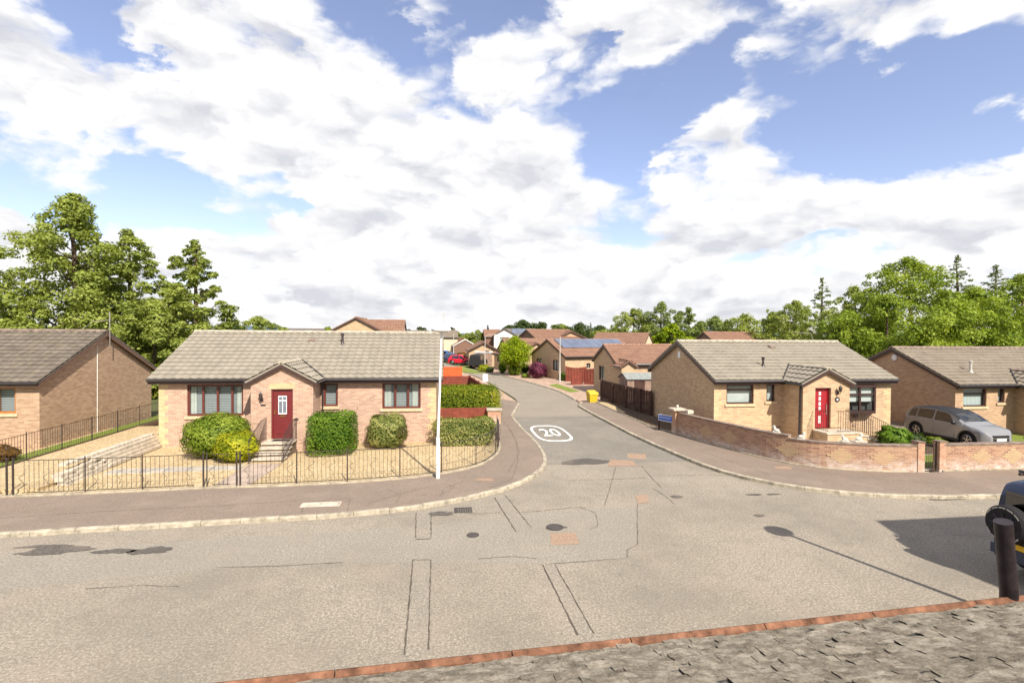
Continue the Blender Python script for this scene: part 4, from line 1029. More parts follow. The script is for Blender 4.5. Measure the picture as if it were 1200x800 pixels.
blob('clay_patch', (1.28, 16.48), .34, .17, .106, 'patch_pink', 5); blob('clay_patch', (12.00, 16.83), .36, .2, .106, 'patch_pink', 6); blob('clay_patch', (-10.45, 16.41)[:2]+(0,), .16, .07, .106, 'patch_pink', 8)

def cover(name, label, c, w, d, z, kind, cat, mat='cast'):
    root = thing(name, label, cat, (c[0], c[1], z))
    f = MB()
    if kind == 'rect':
        for (a, b, e, h) in ((-w/2,-d/2,w/2,-d/2+.04),(-w/2,d/2-.04,w/2,d/2),(-w/2,-d/2+.04,-w/2+.04,d/2-.04),(w/2-.04,-d/2+.04,w/2,d/2-.04)): f.box(a, b, 0, e, h, .012)
        f.build('frame', mat, root); l = MB(); nb = max(3, int(w/.07)) if mat == 'cast' else 2
        for k in range(nb):
            a = -w/2+.045+(w-.09)*k/nb; b = a+(w-.09)/nb-.015; l.box(a, -d/2+.045, 0, b, d/2-.045, .010)
        l.build('lid', mat, root)
    else:
        f.lathe([(w/2, 0), (w/2, .012), (w/2-.03, .012), (w/2-.03, .006)], (0,0,0), 24); f.build('frame', mat, root)
        l = MB(); l.lathe([(w/2-.035, 0), (w/2-.035, .011)], (0,0,0), 24)
        l.build('lid', mat, root)
    return root
cover('drain_grate', 'rectangular iron drain grate in the road beside the curved left kerb', (0.50, 13.99), .48, .40, .002, 'rect', 'drain')
cover('manhole_cover', 'small dark oval-looking cover in the road below the drain grate', (0.67, 12.22), .30, .3, .004, 'round', 'manhole cover')
cover('manhole_cover', 'round dark cover in the road directly behind the pink square patch', (2.73, 12.47), .42, .3, .014, 'round', 'manhole cover')
cover('access_cover', 'pale double concrete access cover set in the left pavement in front of the railing', (-3.38, 14.58), 1.05, .36, .102, 'rect', 'access cover', 'pale_slab')

# 20 roundel
t = thing('road_marking', 'white elongated 20 speed roundel painted on the side road', 'road marking', (5.10, 24.45, .004))
mb = MB(); n = 64; A = []
for k in range(n):
    a = 2*PI*k/n; ca, sa = math.cos(a), math.sin(a); e = .62
    A.append((math.copysign(abs(ca)**e, ca), math.copysign(abs(sa)**e, sa)))
for k in range(n):
    (x0, y0), (x1, y1) = A[k], A[(k+1) % n]; mb.face([(x0*.86, y0*1.98, .004), (x1*.86, y1*1.98, .004), (x1*.75, y1*1.77, .004), (x0*.75, y0*1.77, .004)])
mb.build('ring', 'roadwhite', t)
def text_mesh(txt, name, mat, parent, sx_, sy_, loc, rot=(0,0,0), thick=.05, ext=0):
    cu = bpy.data.curves.new(name, 'FONT'); cu.body = txt; cu.align_x = 'CENTER'; cu.align_y = 'CENTER'; cu.size = 1; cu.offset = thick; cu.extrude = ext; cu.resolution_u = 6
    o = bpy.data.objects.new(name, cu); COL.objects.link(o); dg = bpy.context.evaluated_depsgraph_get(); me = bpy.data.meshes.new_from_object(o.evaluated_get(dg)); bpy.data.objects.remove(o)
    me.materials.clear(); me.materials.append(M[mat]); ob = bpy.data.objects.new(name, me); COL.objects.link(ob); ob.scale = (sx_, sy_, 1); ob.location = loc; ob.rotation_euler = rot; ob.parent = parent
    return ob
text_mesh('20', 'number', 'roadwhite', t, .96, 2.5, (0, .02, .005), thick=.010)

# ================================================================ LEFT HOUSE WITH THE CENTRAL PORCH
LH = house('bungalow', 'buff-roofed brick bungalow with yellow corner stones, dark red porch door and wide four-light window', (-11.55, 22.45, 0), 0, 11.15, 7.5, 2.9, 4.83,
    wall='brickL', tile='tileBuff', ridge='ridgeBuff', ov=.30, oe=.25, cat='house', group='brick bungalows around the junction',
    front=[dict(u0=1.07,z0=1.36,u1=3.24,z1=2.66,divs=(.27,.53,.79),frame='frameRed',back='blind',sc=.12,fw=.085), dict(u0=6.44,z0=1.70,u1=7.03,z1=2.68,frame='frameRed',back='blind',fw=.08), dict(u0=8.87,z0=1.57,u1=10.49,z1=2.70,divs=(.335,.67),frame='frameRed',back='blind',sc=.20,fw=.085)],
    porch=dict(x0=3.98, x1=6.33, depth=1.25, ez=2.88, rz=3.62, front=[dict(kind='door', style='panel', u0=.76, u1=1.58, z0=.60, z1=2.58, mat='doorRed')], lead='right'),
    quoin=[('f', 0, 1), ('f', 11.15, -1)])
Pp = lambda u, d, z: (3.98+u, -1.25-d, z)
mb = MB(); wbox(mb, Pp, .68, 1.66, .004, -.02, 2.585, 2.82); mb.build('lintel', 'quoin', LH)
wall_light(LH, Pp, .42, 2.22); mb = MB(); wbox(mb, Pp, .38, .56, .012, -.01, 1.92, 1.99); mb.build('house_number_plate', 'iron', LH)
mb = MB(); wbox(mb, Pp, 1.62, 1.80, .05, 0, 1.37, 1.41); mb.build('rail_bracket', 'iron', LH)
flue(LH, 6.72, 2.6, 2.9+.4825*2.85, .42, .055); roof_vent(LH, 5.1, 2.75, 2.9+.4825*3.0, .4825, 'ridgeBrown')
downpipe(LH, [(6.42, -.30, 2.82), (6.42, -.05, 2.62), (6.42, -.05, .0)])
for u in (1.55, 10.75):
    mb = MB(); mb.box(u, -.012, .42, u+.22, 0, .57); mb.build('air_brick', 'patch_pink', LH)
# steps up to the door
st = MB(); st.box(4.64, -1.93, -.1, 5.70, -1.26, .545)
for k in range(4): st.box(4.64, -1.93-.32*(k+1), -.1, 5.70, -1.93-.32*k-.001, .545-.125*(k+1))
st.build('steps', 'riser', LH)
for k in range(5):
    tr_ = MB(); y1 = -1.26 if k == 0 else -1.955-.32*(k-1)+.03; tr_.box(4.60, -1.955-.32*k-.02, .547-.125*k, 5.74, y1, .597-.125*k); tr_.build('tread', 'pale_slab', LH)
mt = MB(); mt.box(4.86, -1.62, .597, 5.5, -1.30, .612); mt.build('doormat', 'blackpl', LH)
for sx_ in (4.60, 5.74): railing(LH, [(sx_, -1.32, .60), (sx_, -1.95, .60), (sx_, -3.25, .08)], .86, .11, .008, name='handrail')
fill('path', [(-7.0,16.62),(-5.95,16.62),(-5.8,19.2),(-6.95,19.2)], .135, 'slab')
fill('path', [(-11.2,18.35),(-7.02,18.5),(-7.02,19.15),(-11.2,19.0)], .130, 'concrete')

# far-left neighbour
NH = house('bungalow', 'brown-roofed brick bungalow at the left edge with an orange wooden window and a TV aerial', (-27, 22.7, 0), 0, 10.9, 7.85, 2.79, 4.82,
    wall='brickN', tile='tileBrown', ridge='ridgeBrown', trim='trimMid', ov=.17, oe=.25, group='brick bungalows around the junction', fascia_mat='trimMid',
    front=[dict(u0=8.7,z0=1.52,u1=10.05,z1=2.58,divs=(.5,),frame='frameOrange',back='blind',fw=.09), dict(u0=2.5,z0=1.52,u1=4.2,z1=2.58,divs=(.5,),frame='frameOrange',back='blind',fw=.09)])
mb = MB(); mb.tube([(11.14, 3.95, 4.05), (11.14, 3.95, 5.75)], .022, 6); mb.tube([(11.14, 3.95, 5.35), (10.0, 4.9, 5.3), (9.5, 5.35, 5.28)], .012, 5); mb.tube([(9.5,5.35,5.28),(9.3,5.0,4.9)], .01, 5)
for k in range(9):
    t_ = k/9; c = Vector((11.1, 4.0, 5.36)).lerp(Vector((9.6, 5.3, 5.29)), t_); mb.tube([c+Vector((-.12,-.14,0)), c+Vector((.12,.14,0))], .006, 4, cap=False)
mb.build('tv_aerial', 'alloy', NH)
mb = MB(); mb.tube([(10.91, 3.45, 4.2), (10.91, 3.4, 0)], .012, 5); mb.build('cable', 'white', NH)

# right corner bungalow
RH = house('bungalow', 'buff-roofed corner bungalow with bright red door, bay window and shaded side gable', (12.12, 21.85, 0), 0, 8.95, 7.2, 2.79, 4.50,
    wall='brickR', tile='tileBuff', ridge='ridgeBuff', ov=.14, oe=.25, group='brick bungalows around the junction',
    front=[dict(u0=.60,z0=1.68,u1=1.93,z1=2.58,transom=.72,frame='frameDark',back='net'), dict(u0=2.56,z0=1.78,u1=2.99,z1=2.58,frame='frameDark',back='curtain')],
    porch=dict(x0=3.38, x1=5.62, depth=1.35, ez=2.74, rz=3.40, front=[dict(kind='door', style='squares', u0=.58, u1=1.34, z0=.74, z1=2.54, mat='doorBright', recess=.16)], lead='left'),
    quoin=[('f', 0, 1), ('f', 8.95, -1)])
Pp = lambda u, d, z: (3.38+u, -1.35-d, z)
wall_light(RH, Pp, 1.66, 2.38); mb = MB(); mb.lathe([(.12, 0), (.12, -.012)], Pp(1.64, .002, 2.02), 18, 'y'); pl_ = mb.build('number_plaque', 'iron', RH); mb = MB(); mb.lathe([(.045, 0), (.045, -.006)], Pp(1.64, .015, 2.02), 12, 'y'); mb.build('plaque_centre', 'platew', pl_)
flue(RH, 4.05-1.05, .95, 2.79+.444*1.2, .36, .05); roof_vent(RH, 4.6, 2.75, 2.79+.444*3.0, .444, 'ridgeBrown')
downpipe(RH, [(3.32, -1.25, 2.66), (3.32, -1.2, 0)]); 
mb = MB(); mb.box(-.02, 3.42, 3.62, 0, 3.68, 3.95); mb.build('gable_vent', 'white', RH)
mb = MB(); mb.tube([(7.9,3.9,4.55),(7.75,3.9,4.95),(6.9,4.2,5.0)], .014, 5); mb.tube([(8.2,3.9,4.4),(7.9,3.9,4.55)], .03, 6); mb.build('tv_aerial', 'alloy', RH)
for u in (1.15, 6.95, 3.1):
    mb = MB(); mb.box(u, -.012, .52, u+.2, 0, .65); mb.build('air_brick', 'patch_pink', RH)
# bay window: shallow box on brackets
by = MB(); bu0, bu1, bz0, bz1, bd = 5.95, 8.05, 1.34, 2.44, .38
pf = [(bu0, 0), (bu0+.28, bd), (bu1-.28, bd), (bu1, 0)]
def bayring(z, gr=0): return [(bu0-gr, 0, z), (bu0+.28-gr*.4, -bd-gr, z), (bu1-.28+gr*.4, -bd-gr, z), (bu1+gr, 0, z)]
def slab_(mbx, z0, z1, gr):
    a = bayring(z0, gr); b = bayring(z1, gr); i = len(mbx.v); mbx.v += a+b
    for f in ((3,2,1,0),(4,5,6,7),(0,1,5,4),(1,2,6,5),(2,3,7,6),(3,0,4,7)): mbx.f.append(tuple(i+k for k in f)); mbx.m.append(0)
slab_(by, bz0-.12, bz0, .04); slab_(by, bz1, bz1+.10, .05)
for (x, y) in ((bu0+.02, .01), (bu0+.28, bd-.03), ((bu0+bu1)/2, bd-.03), (bu1-.28, bd-.03), (bu1-.03, .01)): by.box(x-.045, -y-.04, bz0, x+.045, -y+.04, bz1)
by.obox((bu0+.28, -bd+.03), (bu1-.28, -bd+.03), .055, bz0+.74, bz0+.81); by.obox((bu1-.27, -bd+.04), (bu1-.02, -.03), .055, bz0+.74, bz0+.81); by.obox((bu0+.27, -bd+.04), (bu0+.02, -.03), .055, bz0+.74, bz0+.81)
by.box((bu0+bu1)/2-.06, -.24, bz0-.36, (bu0+bu1)/2+.06, -.0, bz0-.121)
bw = by.build('bay_window', 'frameDark', RH)
gm = MB()
for a, b in zip(pf, pf[1:]): gm.face([(a[0], -a[1]+.03, bz0), (b[0], -b[1]+.03, bz0), (b[0], -b[1]+.03, bz1), (a[0], -a[1]+.03, bz1)])
gm.build('pane', 'glass', bw)
gm = MB()
for a, b in zip(pf, pf[1:]): gm.face([(a[0]+.03*(1 if a[0]<7 else -1), -a[1]*.8+.05, bz0+.42), (b[0]+.03*(1 if b[0]<7 else -1), -b[1]*.8+.05, bz0+.42), (b[0], -b[1]*.8+.05, bz1-.02), (a[0], -a[1]*.8+.05, bz1-.02)])
gm.build('net_curtain', 'net', bw)
gm = MB(); gm.box(bu0+.1, -.008, bz0, bu1-.1, -.004, bz1); gm.build('room_back', 'room', bw)
# landing, steps and railings of the red door
st = MB(); st.box(3.87, -2.23, -.1, 5.43, -1.36, .67)
for k in range(4): st.box(5.431+.30*k, -2.23, -.1, 5.43+.30*(k+1), -1.36, .67-.125*(k+1))
st.build('steps', 'brickR', RH)
for k in range(5):
    tr_ = MB(); x0 = 3.83 if k == 0 else 5.45+.30*(k-1)-.03; tr_.box(x0, -2.27, .672-.125*k, 5.47+.30*k, -1.36, .722-.125*k); tr_.build('tread', 'pale_slab', RH)
railing(RH, [(4.30, -2.22, .72), (5.45, -2.22, .72), (6.75, -2.22, .13)], .92, .11, .008, name='handrail'); railing(RH, [(5.45, -1.42, .72), (6.75, -1.42, .13)], .92, .11, .008, name='handrail')
railing(RH, [(3.9, -1.42, .72), (3.9, -2.22, .72)], .92, .11, .008, name='handrail')

# far-right neighbour
FH = house('bungalow', 'bungalow behind the silver car with weathered brown roof, flue and round white gable vent', (25.42, 22.6, -.33), 0, 10.5, 7.35, 2.75, 4.5,
    wall='brickF', tile='tileGrey', ridge='ridgeBrown', ov=.14, oe=.25, group='brick bungalows around the junction',
    front=[dict(u0=.45,z0=1.62,u1=1.80,z1=2.58,transom=.68,frame='frameDark',back='curtain'), dict(u0=2.45,z0=1.80,u1=2.86,z1=2.58,frame='frameDark',back='net')],
    porch=dict(x0=3.45, x1=5.75, depth=1.3, ez=2.70, rz=3.38, front=[dict(kind='door', style='squares', u0=.6, u1=1.4, z0=.7, z1=2.5, mat='doorRed')], lead='left'))
flue(FH, 1.95, .95, 2.75+.444*1.2, .52, .06, 'lampgrey'); roof_vent(FH, 1.2, 2.9, 2.75+.444*3.1, .444, 'ridgeBrown')
mb = MB(); mb.lathe([(.17, 0), (.17, .03), (.1, .05)], (-.0, 3.55, 3.93), 18, 'x'); ob = mb.build('gable_vent', 'lampwhite', FH); 
for v in ob.data.vertices: v.co.x = -v.co.x

# ================================================================ OTHER HOUSES
def far(name, label, px, Y, L, Wd, ez, rz, yaw=0, z0=0, **k):
    return house(name, label, (px, Y, z0), math.radians(yaw), L, Wd, ez, rz, wall=k.pop('wall','brickF'), tile=k.pop('tile','tileRed'), ridge=k.pop('ridge','ridgeRed'), det=k.pop('det',1), group='houses along the far street', **k)
W2 = lambda a, b, z0=1.1, z1=2.2, **k: dict(u0=a, z0=z0, u1=b, z1=z1, frame=k.get('frame','frameDark'), back=k.get('back','net'), sill=True, divs=k.get('divs',(.5,)))
far('bungalow', 'red-brown roofed bungalow with a small arched porch behind the grey shed', 12.75, 37.0, 10.5, 6.0, 2.62, 3.98, 0, wall='brickR', ov=.15, oe=.22,
    front=[W2(6.6,7.5,1.2,2.3), W2(3.4,3.9,1.5,2.3)], left=[W2(3.1,4.6,1.0,2.2)],
    porch=dict(x0=-.12, x1=.95, depth=1.35, ez=2.45, rz=2.95, front=[], lead='none'))
far('bungalow', 'bungalow with a long solar panel array on its ridge and a brown side gable', 12.15, 51.2, 9.6, 7.2, 2.62, 4.35, 18.6, -.15, wall='brickR', ov=.15, oe=.22,
    left=[W2(1.3,2.5,1.1,2.2), W2(4.9,6.1,1.2,2.2)], front=[W2(2.6,3.1,1.4,1.9), W2(5.6,6.0,1.2,1.9)])
far('bungalow', 'bungalow with a bright red front door behind the purple shrub', 7.9, 63.5, 6.4, 7, 2.5, 4.1, 6, ov=.15, front=[dict(kind='door', u0=3.2, u1=4.1, z0=.1, z1=2.1, mat='doorBright'), W2(4.6,5.8)], wall='brickR')
far('bungalow', 'house with a plain lit gable just left of the bright yellow-green tree', 6.55, 69.0, 6.5, 6.0, 2.15, 3.75, -72, -.05, ov=.2, wall='brickR', left=[], front=[W2(1.0,2.4)])
# gable walls that face the camera: built with the ridge running away, so yaw = 90 and the right-hand end wall looks back down the street
far('garage_house', 'bungalow with a garage under its lit gable beside the red car', 7.6, 74.5, 8, 4.2, 2.3, 3.55, 90, ov=.35, wall='brickR', left=[dict(kind='garage', u0=.9, u1=3.3, z0=0, z1=1.95, lintel=True)])
far('bungalow', 'dark brown bungalow with a white-edged gable beyond the parked blue cars', 6.1, 104, 8, 4.6, 2.3, 3.7, 104, wall='brickRed', trim='white', ov=.2, det=1)
far('bungalow', 'small tan bungalow mostly hidden by the white lamp post', 1.2, 112, 6, 5, 2.2, 3.4, 90, wall='brickF', ov=.15, left=[W2(1.4,3.0)])
far('house', 'white-gabled two-storey house with solar panels behind the bright tree', 14.6, 108, 6, 4.4, 4.4, 5.75, 84, wall='render', tile='tileSlate', ridge='ridgeBrown', ov=.15, left=[W2(1.2,3.2,2.9,4.0)])
sh_ = far('house', 'slate-roofed wing with solar panels right of the white gable', 13.4, 110.5, 6.5, 6, 4.2, 5.8, 0, wall='render', tile='tileSlate', ridge='ridgeBrown', ov=.15)
far('house', 'dark brick house with a red-brown roof left of the white gable', 8.6, 113, 3.6, 6, 4.0, 5.6, 0, wall='brickRed', ov=.15)
far('house', 'brown-gabled house with a long red roof against the far wood', 15.6, 88, 8.2, 9.5, 4.0, 5.55, 10, wall='brickRed', ov=.2, front=[W2(2.3,3.2,2.2,3.4,divs=())])
far('house', 'house with a small tan cross gable right of the long red roof', 25.2, 90, 5.0, 5.6, 4.0, 5.3, 92, wall='brickR', ov=.3)
far('bungalow', 'red-roofed house with a cream end gable in front of the middle trees', 23.0, 79.0, 8.3, 7.2, 3.4, 5.0, -31.8, wall='cream', ov=.1)
far('bungalow', 'red-roofed house with a brown gable behind the corner bungalow ridge', 37.0, 66.5, 7.8, 6.5, 3.6, 5.2, 0, wall='brickRed', ov=.15)
far('house', 'tall tan-gabled house rising over the left bungalow ridge', -7.0, 60, 7.5, 6.2, 4.75, 6.55, 90, wall='brickR', ov=.2)
far('house', 'red-roofed wing behind the tall tan gable', -9.4, 62.5, 4.3, 5.0, 4.75, 6.35, 0, wall='render', ov=.15)
for (a, b, lab, wl, tl) in ((-12.5, 9.0, 'low slate-roofed house right of the tall tan gable', 'cream', 'tileSlate'), (-3.2, 5.6, 'grey-roofed house just left of the white lamp head', 'cream', 'tileGrey')):
    far('house', lab, a+2, 104, b-2, 7, 3.9, 5.25, 0, wall=wl, tile=tl, ridge='ridgeBrown', ov=.15)
far('house', 'cream two-storey house with slate roof right of the white lamp head', -1.8, 132, 4.2, 7, 4.0, 5.6, 0, wall='cream', tile='tileSlate', ridge='ridgeBrown', front=[W2(1.2,2.2,2.6,3.6)])
far('house', 'dark slate roof in the distance over the left bungalow', -35.94, 120, 9, 7, 4.4, 5.6, 0, wall='brickRed', tile='tileSlate', ridge='ridgeBrown')
far('bungalow', 'small cream gabled house between the slate roofs in the distance', -6.10, 96, 6, 3.2, 4.2, 5.0, 90, wall='cream', tile='tileRed')
for o in list(bpy.data.objects):
    if o.get('label') in ('bungalow with a long solar panel array on its ridge and a brown side gable', 'slate-roofed wing with solar panels right of the white gable'):
        big = 'long' in o['label']; Lh, Wd, ez, rz = (9.6, 7.2, 2.62, 4.35) if big else (6.5, 6, 4.2, 5.8); s_ = (rz-ez)/(Wd/2+.22)
        k0 = .45 if big else .35; npn = 7 if big else 4; x0, x1 = (.7, 9.2) if big else (1.2, 5.6)
        for k in range(npn):
            a = x0+(x1-x0)*k/npn; b = x0+(x1-x0)*(k+1)/npn-.03; y0_ = -.22+(Wd/2+.22)*k0; y1_ = -.22+(Wd/2+.22)*.95; zf = lambda y: ez+(y+.22)*s_+.10
            mb = MB(); i = 0; mb.v += [(a,y0_,zf(y0_)),(b,y0_,zf(y0_)),(b,y1_,zf(y1_)),(a,y1_,zf(y1_)),(a,y0_,zf(y0_)+.04),(b,y0_,zf(y0_)+.04),(b,y1_,zf(y1_)+.04),(a,y1_,zf(y1_)+.04)]
            for f in ((0,3,2,1),(4,5,6,7),(0,1,5,4),(1,2,6,5),(2,3,7,6),(3,0,4,7)): mb.f.append(f); mb.m.append(0)
            mb.build('solar_panel', 'solar', o)

# ================================================================ FENCES AND WALLS
def fence_run(name, label, line, post_idx, h=1.0, zb=.12, bar=.105, thick_posts=()):
    root = thing(name, label, 'railing', (line[0][0], line[0][1], 0)); ox, oy = line[0]
    railing(root, [(x-ox, y-oy, zb) for x, y in line], h, bar, .0062, name='railing_panel', scroll=True)
    for k, (x, y) in enumerate(post_idx): post(root, x-ox, y-oy, zb-.03, h+.06, .038 if k in thick_posts else .026)
    return root
def near_pt(line, x): return min(line, key=lambda p: abs(p[0]-x))
FLr = resample(FL, .25)
seg = lambda a, b: [p for p in FLr if a <= p[0] <= b and p[1] < 30]
fence_run('driveway_gate', 'black iron driveway gate leaves at the far left behind the pavement', seg(-15.0, -12.32), [seg(-15.0,-12.32)[0], (-13.65, 16.24), (-12.38, 16.25)], thick_posts=(2,))
fence_run('front_railing', 'black iron railing along the pavement left of the garden gate', seg(-12.2, -7.28), [(-12.22,16.25),(-10.4,16.33),(-8.9,16.40),(-7.25,16.5)], thick_posts=(0, 3))
fence_run('garden_gate', 'small black iron gate in front of the porch path of the left bungalow', seg(-7.2, -6.28), [(-7.15,16.5),(-6.3,16.5)], thick_posts=(1,))
ln = [p for p in FLr if p[0] > -6.2]
fence_run('front_railing', 'black iron railing curving round the corner right of the garden gate', ln, [(-6.2,16.5),(-4.55,16.52),(-3.05,16.62),(-1.45,16.92),near_pt(FLr,-.12),near_pt(FLr,1.1),(1.95,19.85),(2.22,21.2),(2.28,22.55)], thick_posts=(0,4))
fence_run('boundary_railing', 'black iron railing beside the grass strip along the far-left bungalow gable', [(-14.93,17.0+.25*k) for k in range(56)], [(-14.93,17.0+1.72*k) for k in range(9)])
mb = MB(); mb.box(-15.02, 16.6, 0, -14.84, 31.2, .17); struct(mb.build('edging', 'trimMid'))
fence_run('boundary_railing', 'black iron railing in front of the far-left bungalow at the edge of the view', [(-27+.25*k, 16.28) for k in range(48)], [(-27+1.9*k, 16.28) for k in range(7)])

# stepped slab edging of the drive
mb = MB(); rnd = random.Random(4); root = thing('retaining_wall', 'low stepped wall of cream slabs between the gravel drive and the front garden', 'garden wall', (-11.75, 17.2, .1))
for c in range(4):
    y = 0
    while y < 5.2:
        l = rnd.uniform(.45, .75); zt = .50-.115*c - .06*(y < 1.5) - .10*max(0, (1.6-y)/1.6); a = -.12+.07*c
        mb.box(a+rnd.uniform(-.015,.015), y, max(0, zt-.115), a+.24, min(y+l-.015, 5.2), max(.02, zt)); y += l
mb.build('slab_course', 'pale_slab', root)
cp = MB(); y = .4
while y < 5.2: cp.box(-.22+rnd.uniform(-.02,.02), y, .50, .0, y+.19, .585); y += .235
cp.build('coping', 'pale_slab', root)
fill('gravel_drive', [(-14.8,16.6),(-11.85,16.6),(-11.85,27),(-14.8,27)], .20, 'gravel')

# curved brick garden wall
M['wallUV'] = brick('garden_wall_brick_uv', (.27, .12, .075), (.46, .26, .15), (.38, .31, .23), (.40, .28, .17), .4, salt=.9, uv=True)
def sweep_wall(parent, name, line, w, z0, z1, mat, s0=0):
    L_ = offset(line, w/2); R2 = offset(line, -w/2); me = bpy.data.meshes.new(name); V = []; F = []; UV = []
    s = s0; acc = [s]
    for a, b in zip(line, line[1:]): s += math.dist(a, b); acc.append(s)
    for (a, b) in zip(L_, R2): V += [(a[0],a[1],z0),(a[0],a[1],z1),(b[0],b[1],z1),(b[0],b[1],z0)]
    for k in range(len(line)-1):
        i = 4*k; u0, u1 = acc[k], acc[k+1]
        F.append((i+3,i+7,i+6,i+2)); UV += [(u0,z0),(u1,z0),(u1,z1),(u0,z1)]
        F.append((i+4,i,i+1,i+5)); UV += [(u1,z0),(u0,z0),(u0,z1),(u1,z1)]
        F.append((i+2,i+6,i+5,i+1)); UV += [(u0,z1),(u1,z1),(u1,z1+w),(u0,z1+w)]
    n = 4*(len(line)-1); F += [(0,3,2,1),(n,n+1,n+2,n+3)]; UV += [(0,z0),(w,z0),(w,z1),(0,z1)]*2
    me.from_pydata(V, [], F); uv = me.uv_layers.new(name='UVMap'); uv.data.foreach_set('uv', [c for q in UV for c in q]); me.materials.append(M[mat]); me.update()
    o = bpy.data.objects.new(name, me); COL.objects.link(o); o.parent = parent; return o, acc
gw = thing('garden_wall', 'curved red brick garden wall with yellow brick diamonds round the corner bungalow', 'garden wall', (0, 0, 0))
hi = [p for p in WL if p[0] <= 12.75]; lo = [hi[-1]] + [p for p in WL if p[0] > 12.75]
sweep_wall(gw, 'wall', hi, .22, .0, 1.10, 'wallUV'); sweep_wall(gw, 'wall', lo, .22, .0, 1.0, 'wallUV', 6.1)
sweep_wall(gw, 'coping', hi, .27, 1.102, 1.145, 'ridgeBrown'); sweep_wall(gw, 'coping', lo, .27, 1.002, 1.045, 'ridgeBrown')
gw2 = thing('garden_wall', 'straight red brick garden wall with yellow diamonds in front of the silver car', 'garden wall', (0, 0, 0))
st_ = [(17.36+.5*k, 15.93-.006*k) for k in range(40)]
sweep_wall(gw2, 'wall', st_, .22, .0, 1.0, 'wallUV', 11.3); sweep_wall(gw2, 'coping', st_, .27, 1.002, 1.045, 'ridgeBrown')
def diamond(parent, line_pt, d, zc, rows=4):
    mb = MB(); d = Vector(d).normalized(); nn = Vector((d.y, -d.x)); P = Vector(line_pt)
    if nn.y > 0: nn = -nn
    for k in range(-rows+1, rows):
        hw = (rows-abs(k))*.1125
        a = P - d*hw; b = P + d*hw; z = zc+k*.075
        # hollow centre brick as in the pattern
        mb.face([(a.x+nn.x*.003, a.y+nn.y*.003, z-.033), (b.x+nn.x*.003, b.y+nn.y*.003, z-.033), (b.x+nn.x*.003, b.y+nn.y*.003, z+.033), (a.x+nn.x*.003, a.y+nn.y*.003, z+.033)])
    return mb.build('brick_diamond', 'diamond', parent)
M['diamond'] = brick('yellow_diamond_brick', (.50, .37, .19), (.46, .30, .16), (.44, .35, .25), (.42, .25, .15), .8)
front = offset(WL, -.11)
for px_ in (11.32, 11.66, 12.55, 14.0, 15.25):
    k = min(range(len(front)-1), key=lambda q: abs(front[q][0]-px_)); d = Vector(front[k+1])-Vector(front[k-1]); 
    mb = diamond(gw, front[k], d, .60)
for px_ in (18.9, 20.15, 21.5, 22.9, 24.3): diamond(gw2, (px_, 15.815-.012*(px_-17.36)), (1, -.012), .58)
for pr_, x in ((gw, 16.48), (gw2, 17.33)):
    mb = MB(); mb.box(x-.13, 15.80, 0, x+.13, 16.06, 1.12); mb.build('pier', 'brickWall', pr_); mb = MB(); mb.box(x-.15, 15.78, 1.122, x+.15, 16.08, 1.16); mb.build('pier_cap', 'ridgeBrown', pr_)
# end pier with its stone cap
mb = MB(); mb.box(10.86, 23.1, 0, 11.26, 23.5, 1.22); mb.build('pier', 'brickWall', gw)
mb = MB(); mb.prism([(10.74,22.98),(11.38,22.98),(11.38,23.62),(10.74,23.62)], 1.222, 1.30); mb.build('pier_cap', 'pale_slab', gw)
mb = MB(); mb.box(11.22, 22.55, 1.147, 11.50, 22.85, 1.30); mb.build('pier_cap', 'pale_slab', gw)
gt = thing('garden_gate', 'black iron gate between the two brick piers of the garden wall', 'gate', (16.62, 15.93, 0))
railing(gt, [(0, 0, .12), (.58, 0, .12)], .92, .085, .009, name='gate_leaf'); post(gt, -.0, 0, .1, .98, .035); post(gt, .58, 0, .1, .98, .035)

# garden ornaments
def ornament(label, x, y, z, yaw, kind):
    root = thing('garden_ornament', label, 'garden ornament', (x, y, z), yaw, 'white stone ornaments along the garden wall'); mb = MB(); bm = bmesh.new()
    def ell(c, r, rot=0):
        m = Matrix.Translation(c) @ Matrix.Rotation(rot, 4, 'Y') @ Matrix.Diagonal((*r, 1)); bmesh.ops.create_icosphere(bm, subdivisions=2, radius=1, matrix=m)
    if kind == 'dog':
        ell((0,0,.13), (.17,.10,.11)); ell((.10,0,.20), (.09,.085,.13), .3); ell((.15,0,.34), (.085,.075,.08)); ell((.23,0,.32), (.05,.04,.035)); ell((.12,.065,.36), (.03,.02,.06)); ell((.12,-.065,.36), (.03,.02,.06)); ell((.16,.05,.06), (.08,.03,.03)); ell((.16,-.05,.06), (.08,.03,.03)); ell((-.17,.04,.05), (.08,.03,.03), .2)
    elif kind == 'ball':
        bmesh.ops.create_cone(bm, cap_ends=True, segments=14, radius1=.10, radius2=.06, depth=.08, matrix=Matrix.Translation((0,0,.04))); ell((0,0,.17), (.10,.10,.10))
    me = bpy.data.meshes.new('ornament_body'); bm.to_mesh(me); bm.free(); me.materials.append(M['statue']); me.polygons.foreach_set('use_smooth', [True]*len(me.polygons))
    o = bpy.data.objects.new('ornament_body', me); COL.objects.link(o); o.parent = root
    if kind == 'dog':
        rm = o.modifiers.new('remesh', 'REMESH'); rm.mode = 'VOXEL'; rm.voxel_size = .014; rm.use_smooth_shade = True
    root.scale = (.62, .62, .62)
    b = MB(); b.box(-.2, -.11, 0, .2, .11, .03) if kind == 'dog' else b.box(-.11, -.11, 0, .11, .11, .02); b.build('plinth', 'statue', root)
ornament('white stone ball on the cap of the end pier beside the blue street sign', 11.06, 23.3, 1.30, 0, 'ball')
ornament('white dog ornament on the higher part of the wall just before it steps down', 12.50, 17.95, 1.145, 2.4, 'dog')
ornament('white dog ornament on the wall just right of where it steps down', 12.95, 17.2, 1.045, -.6, 'dog')
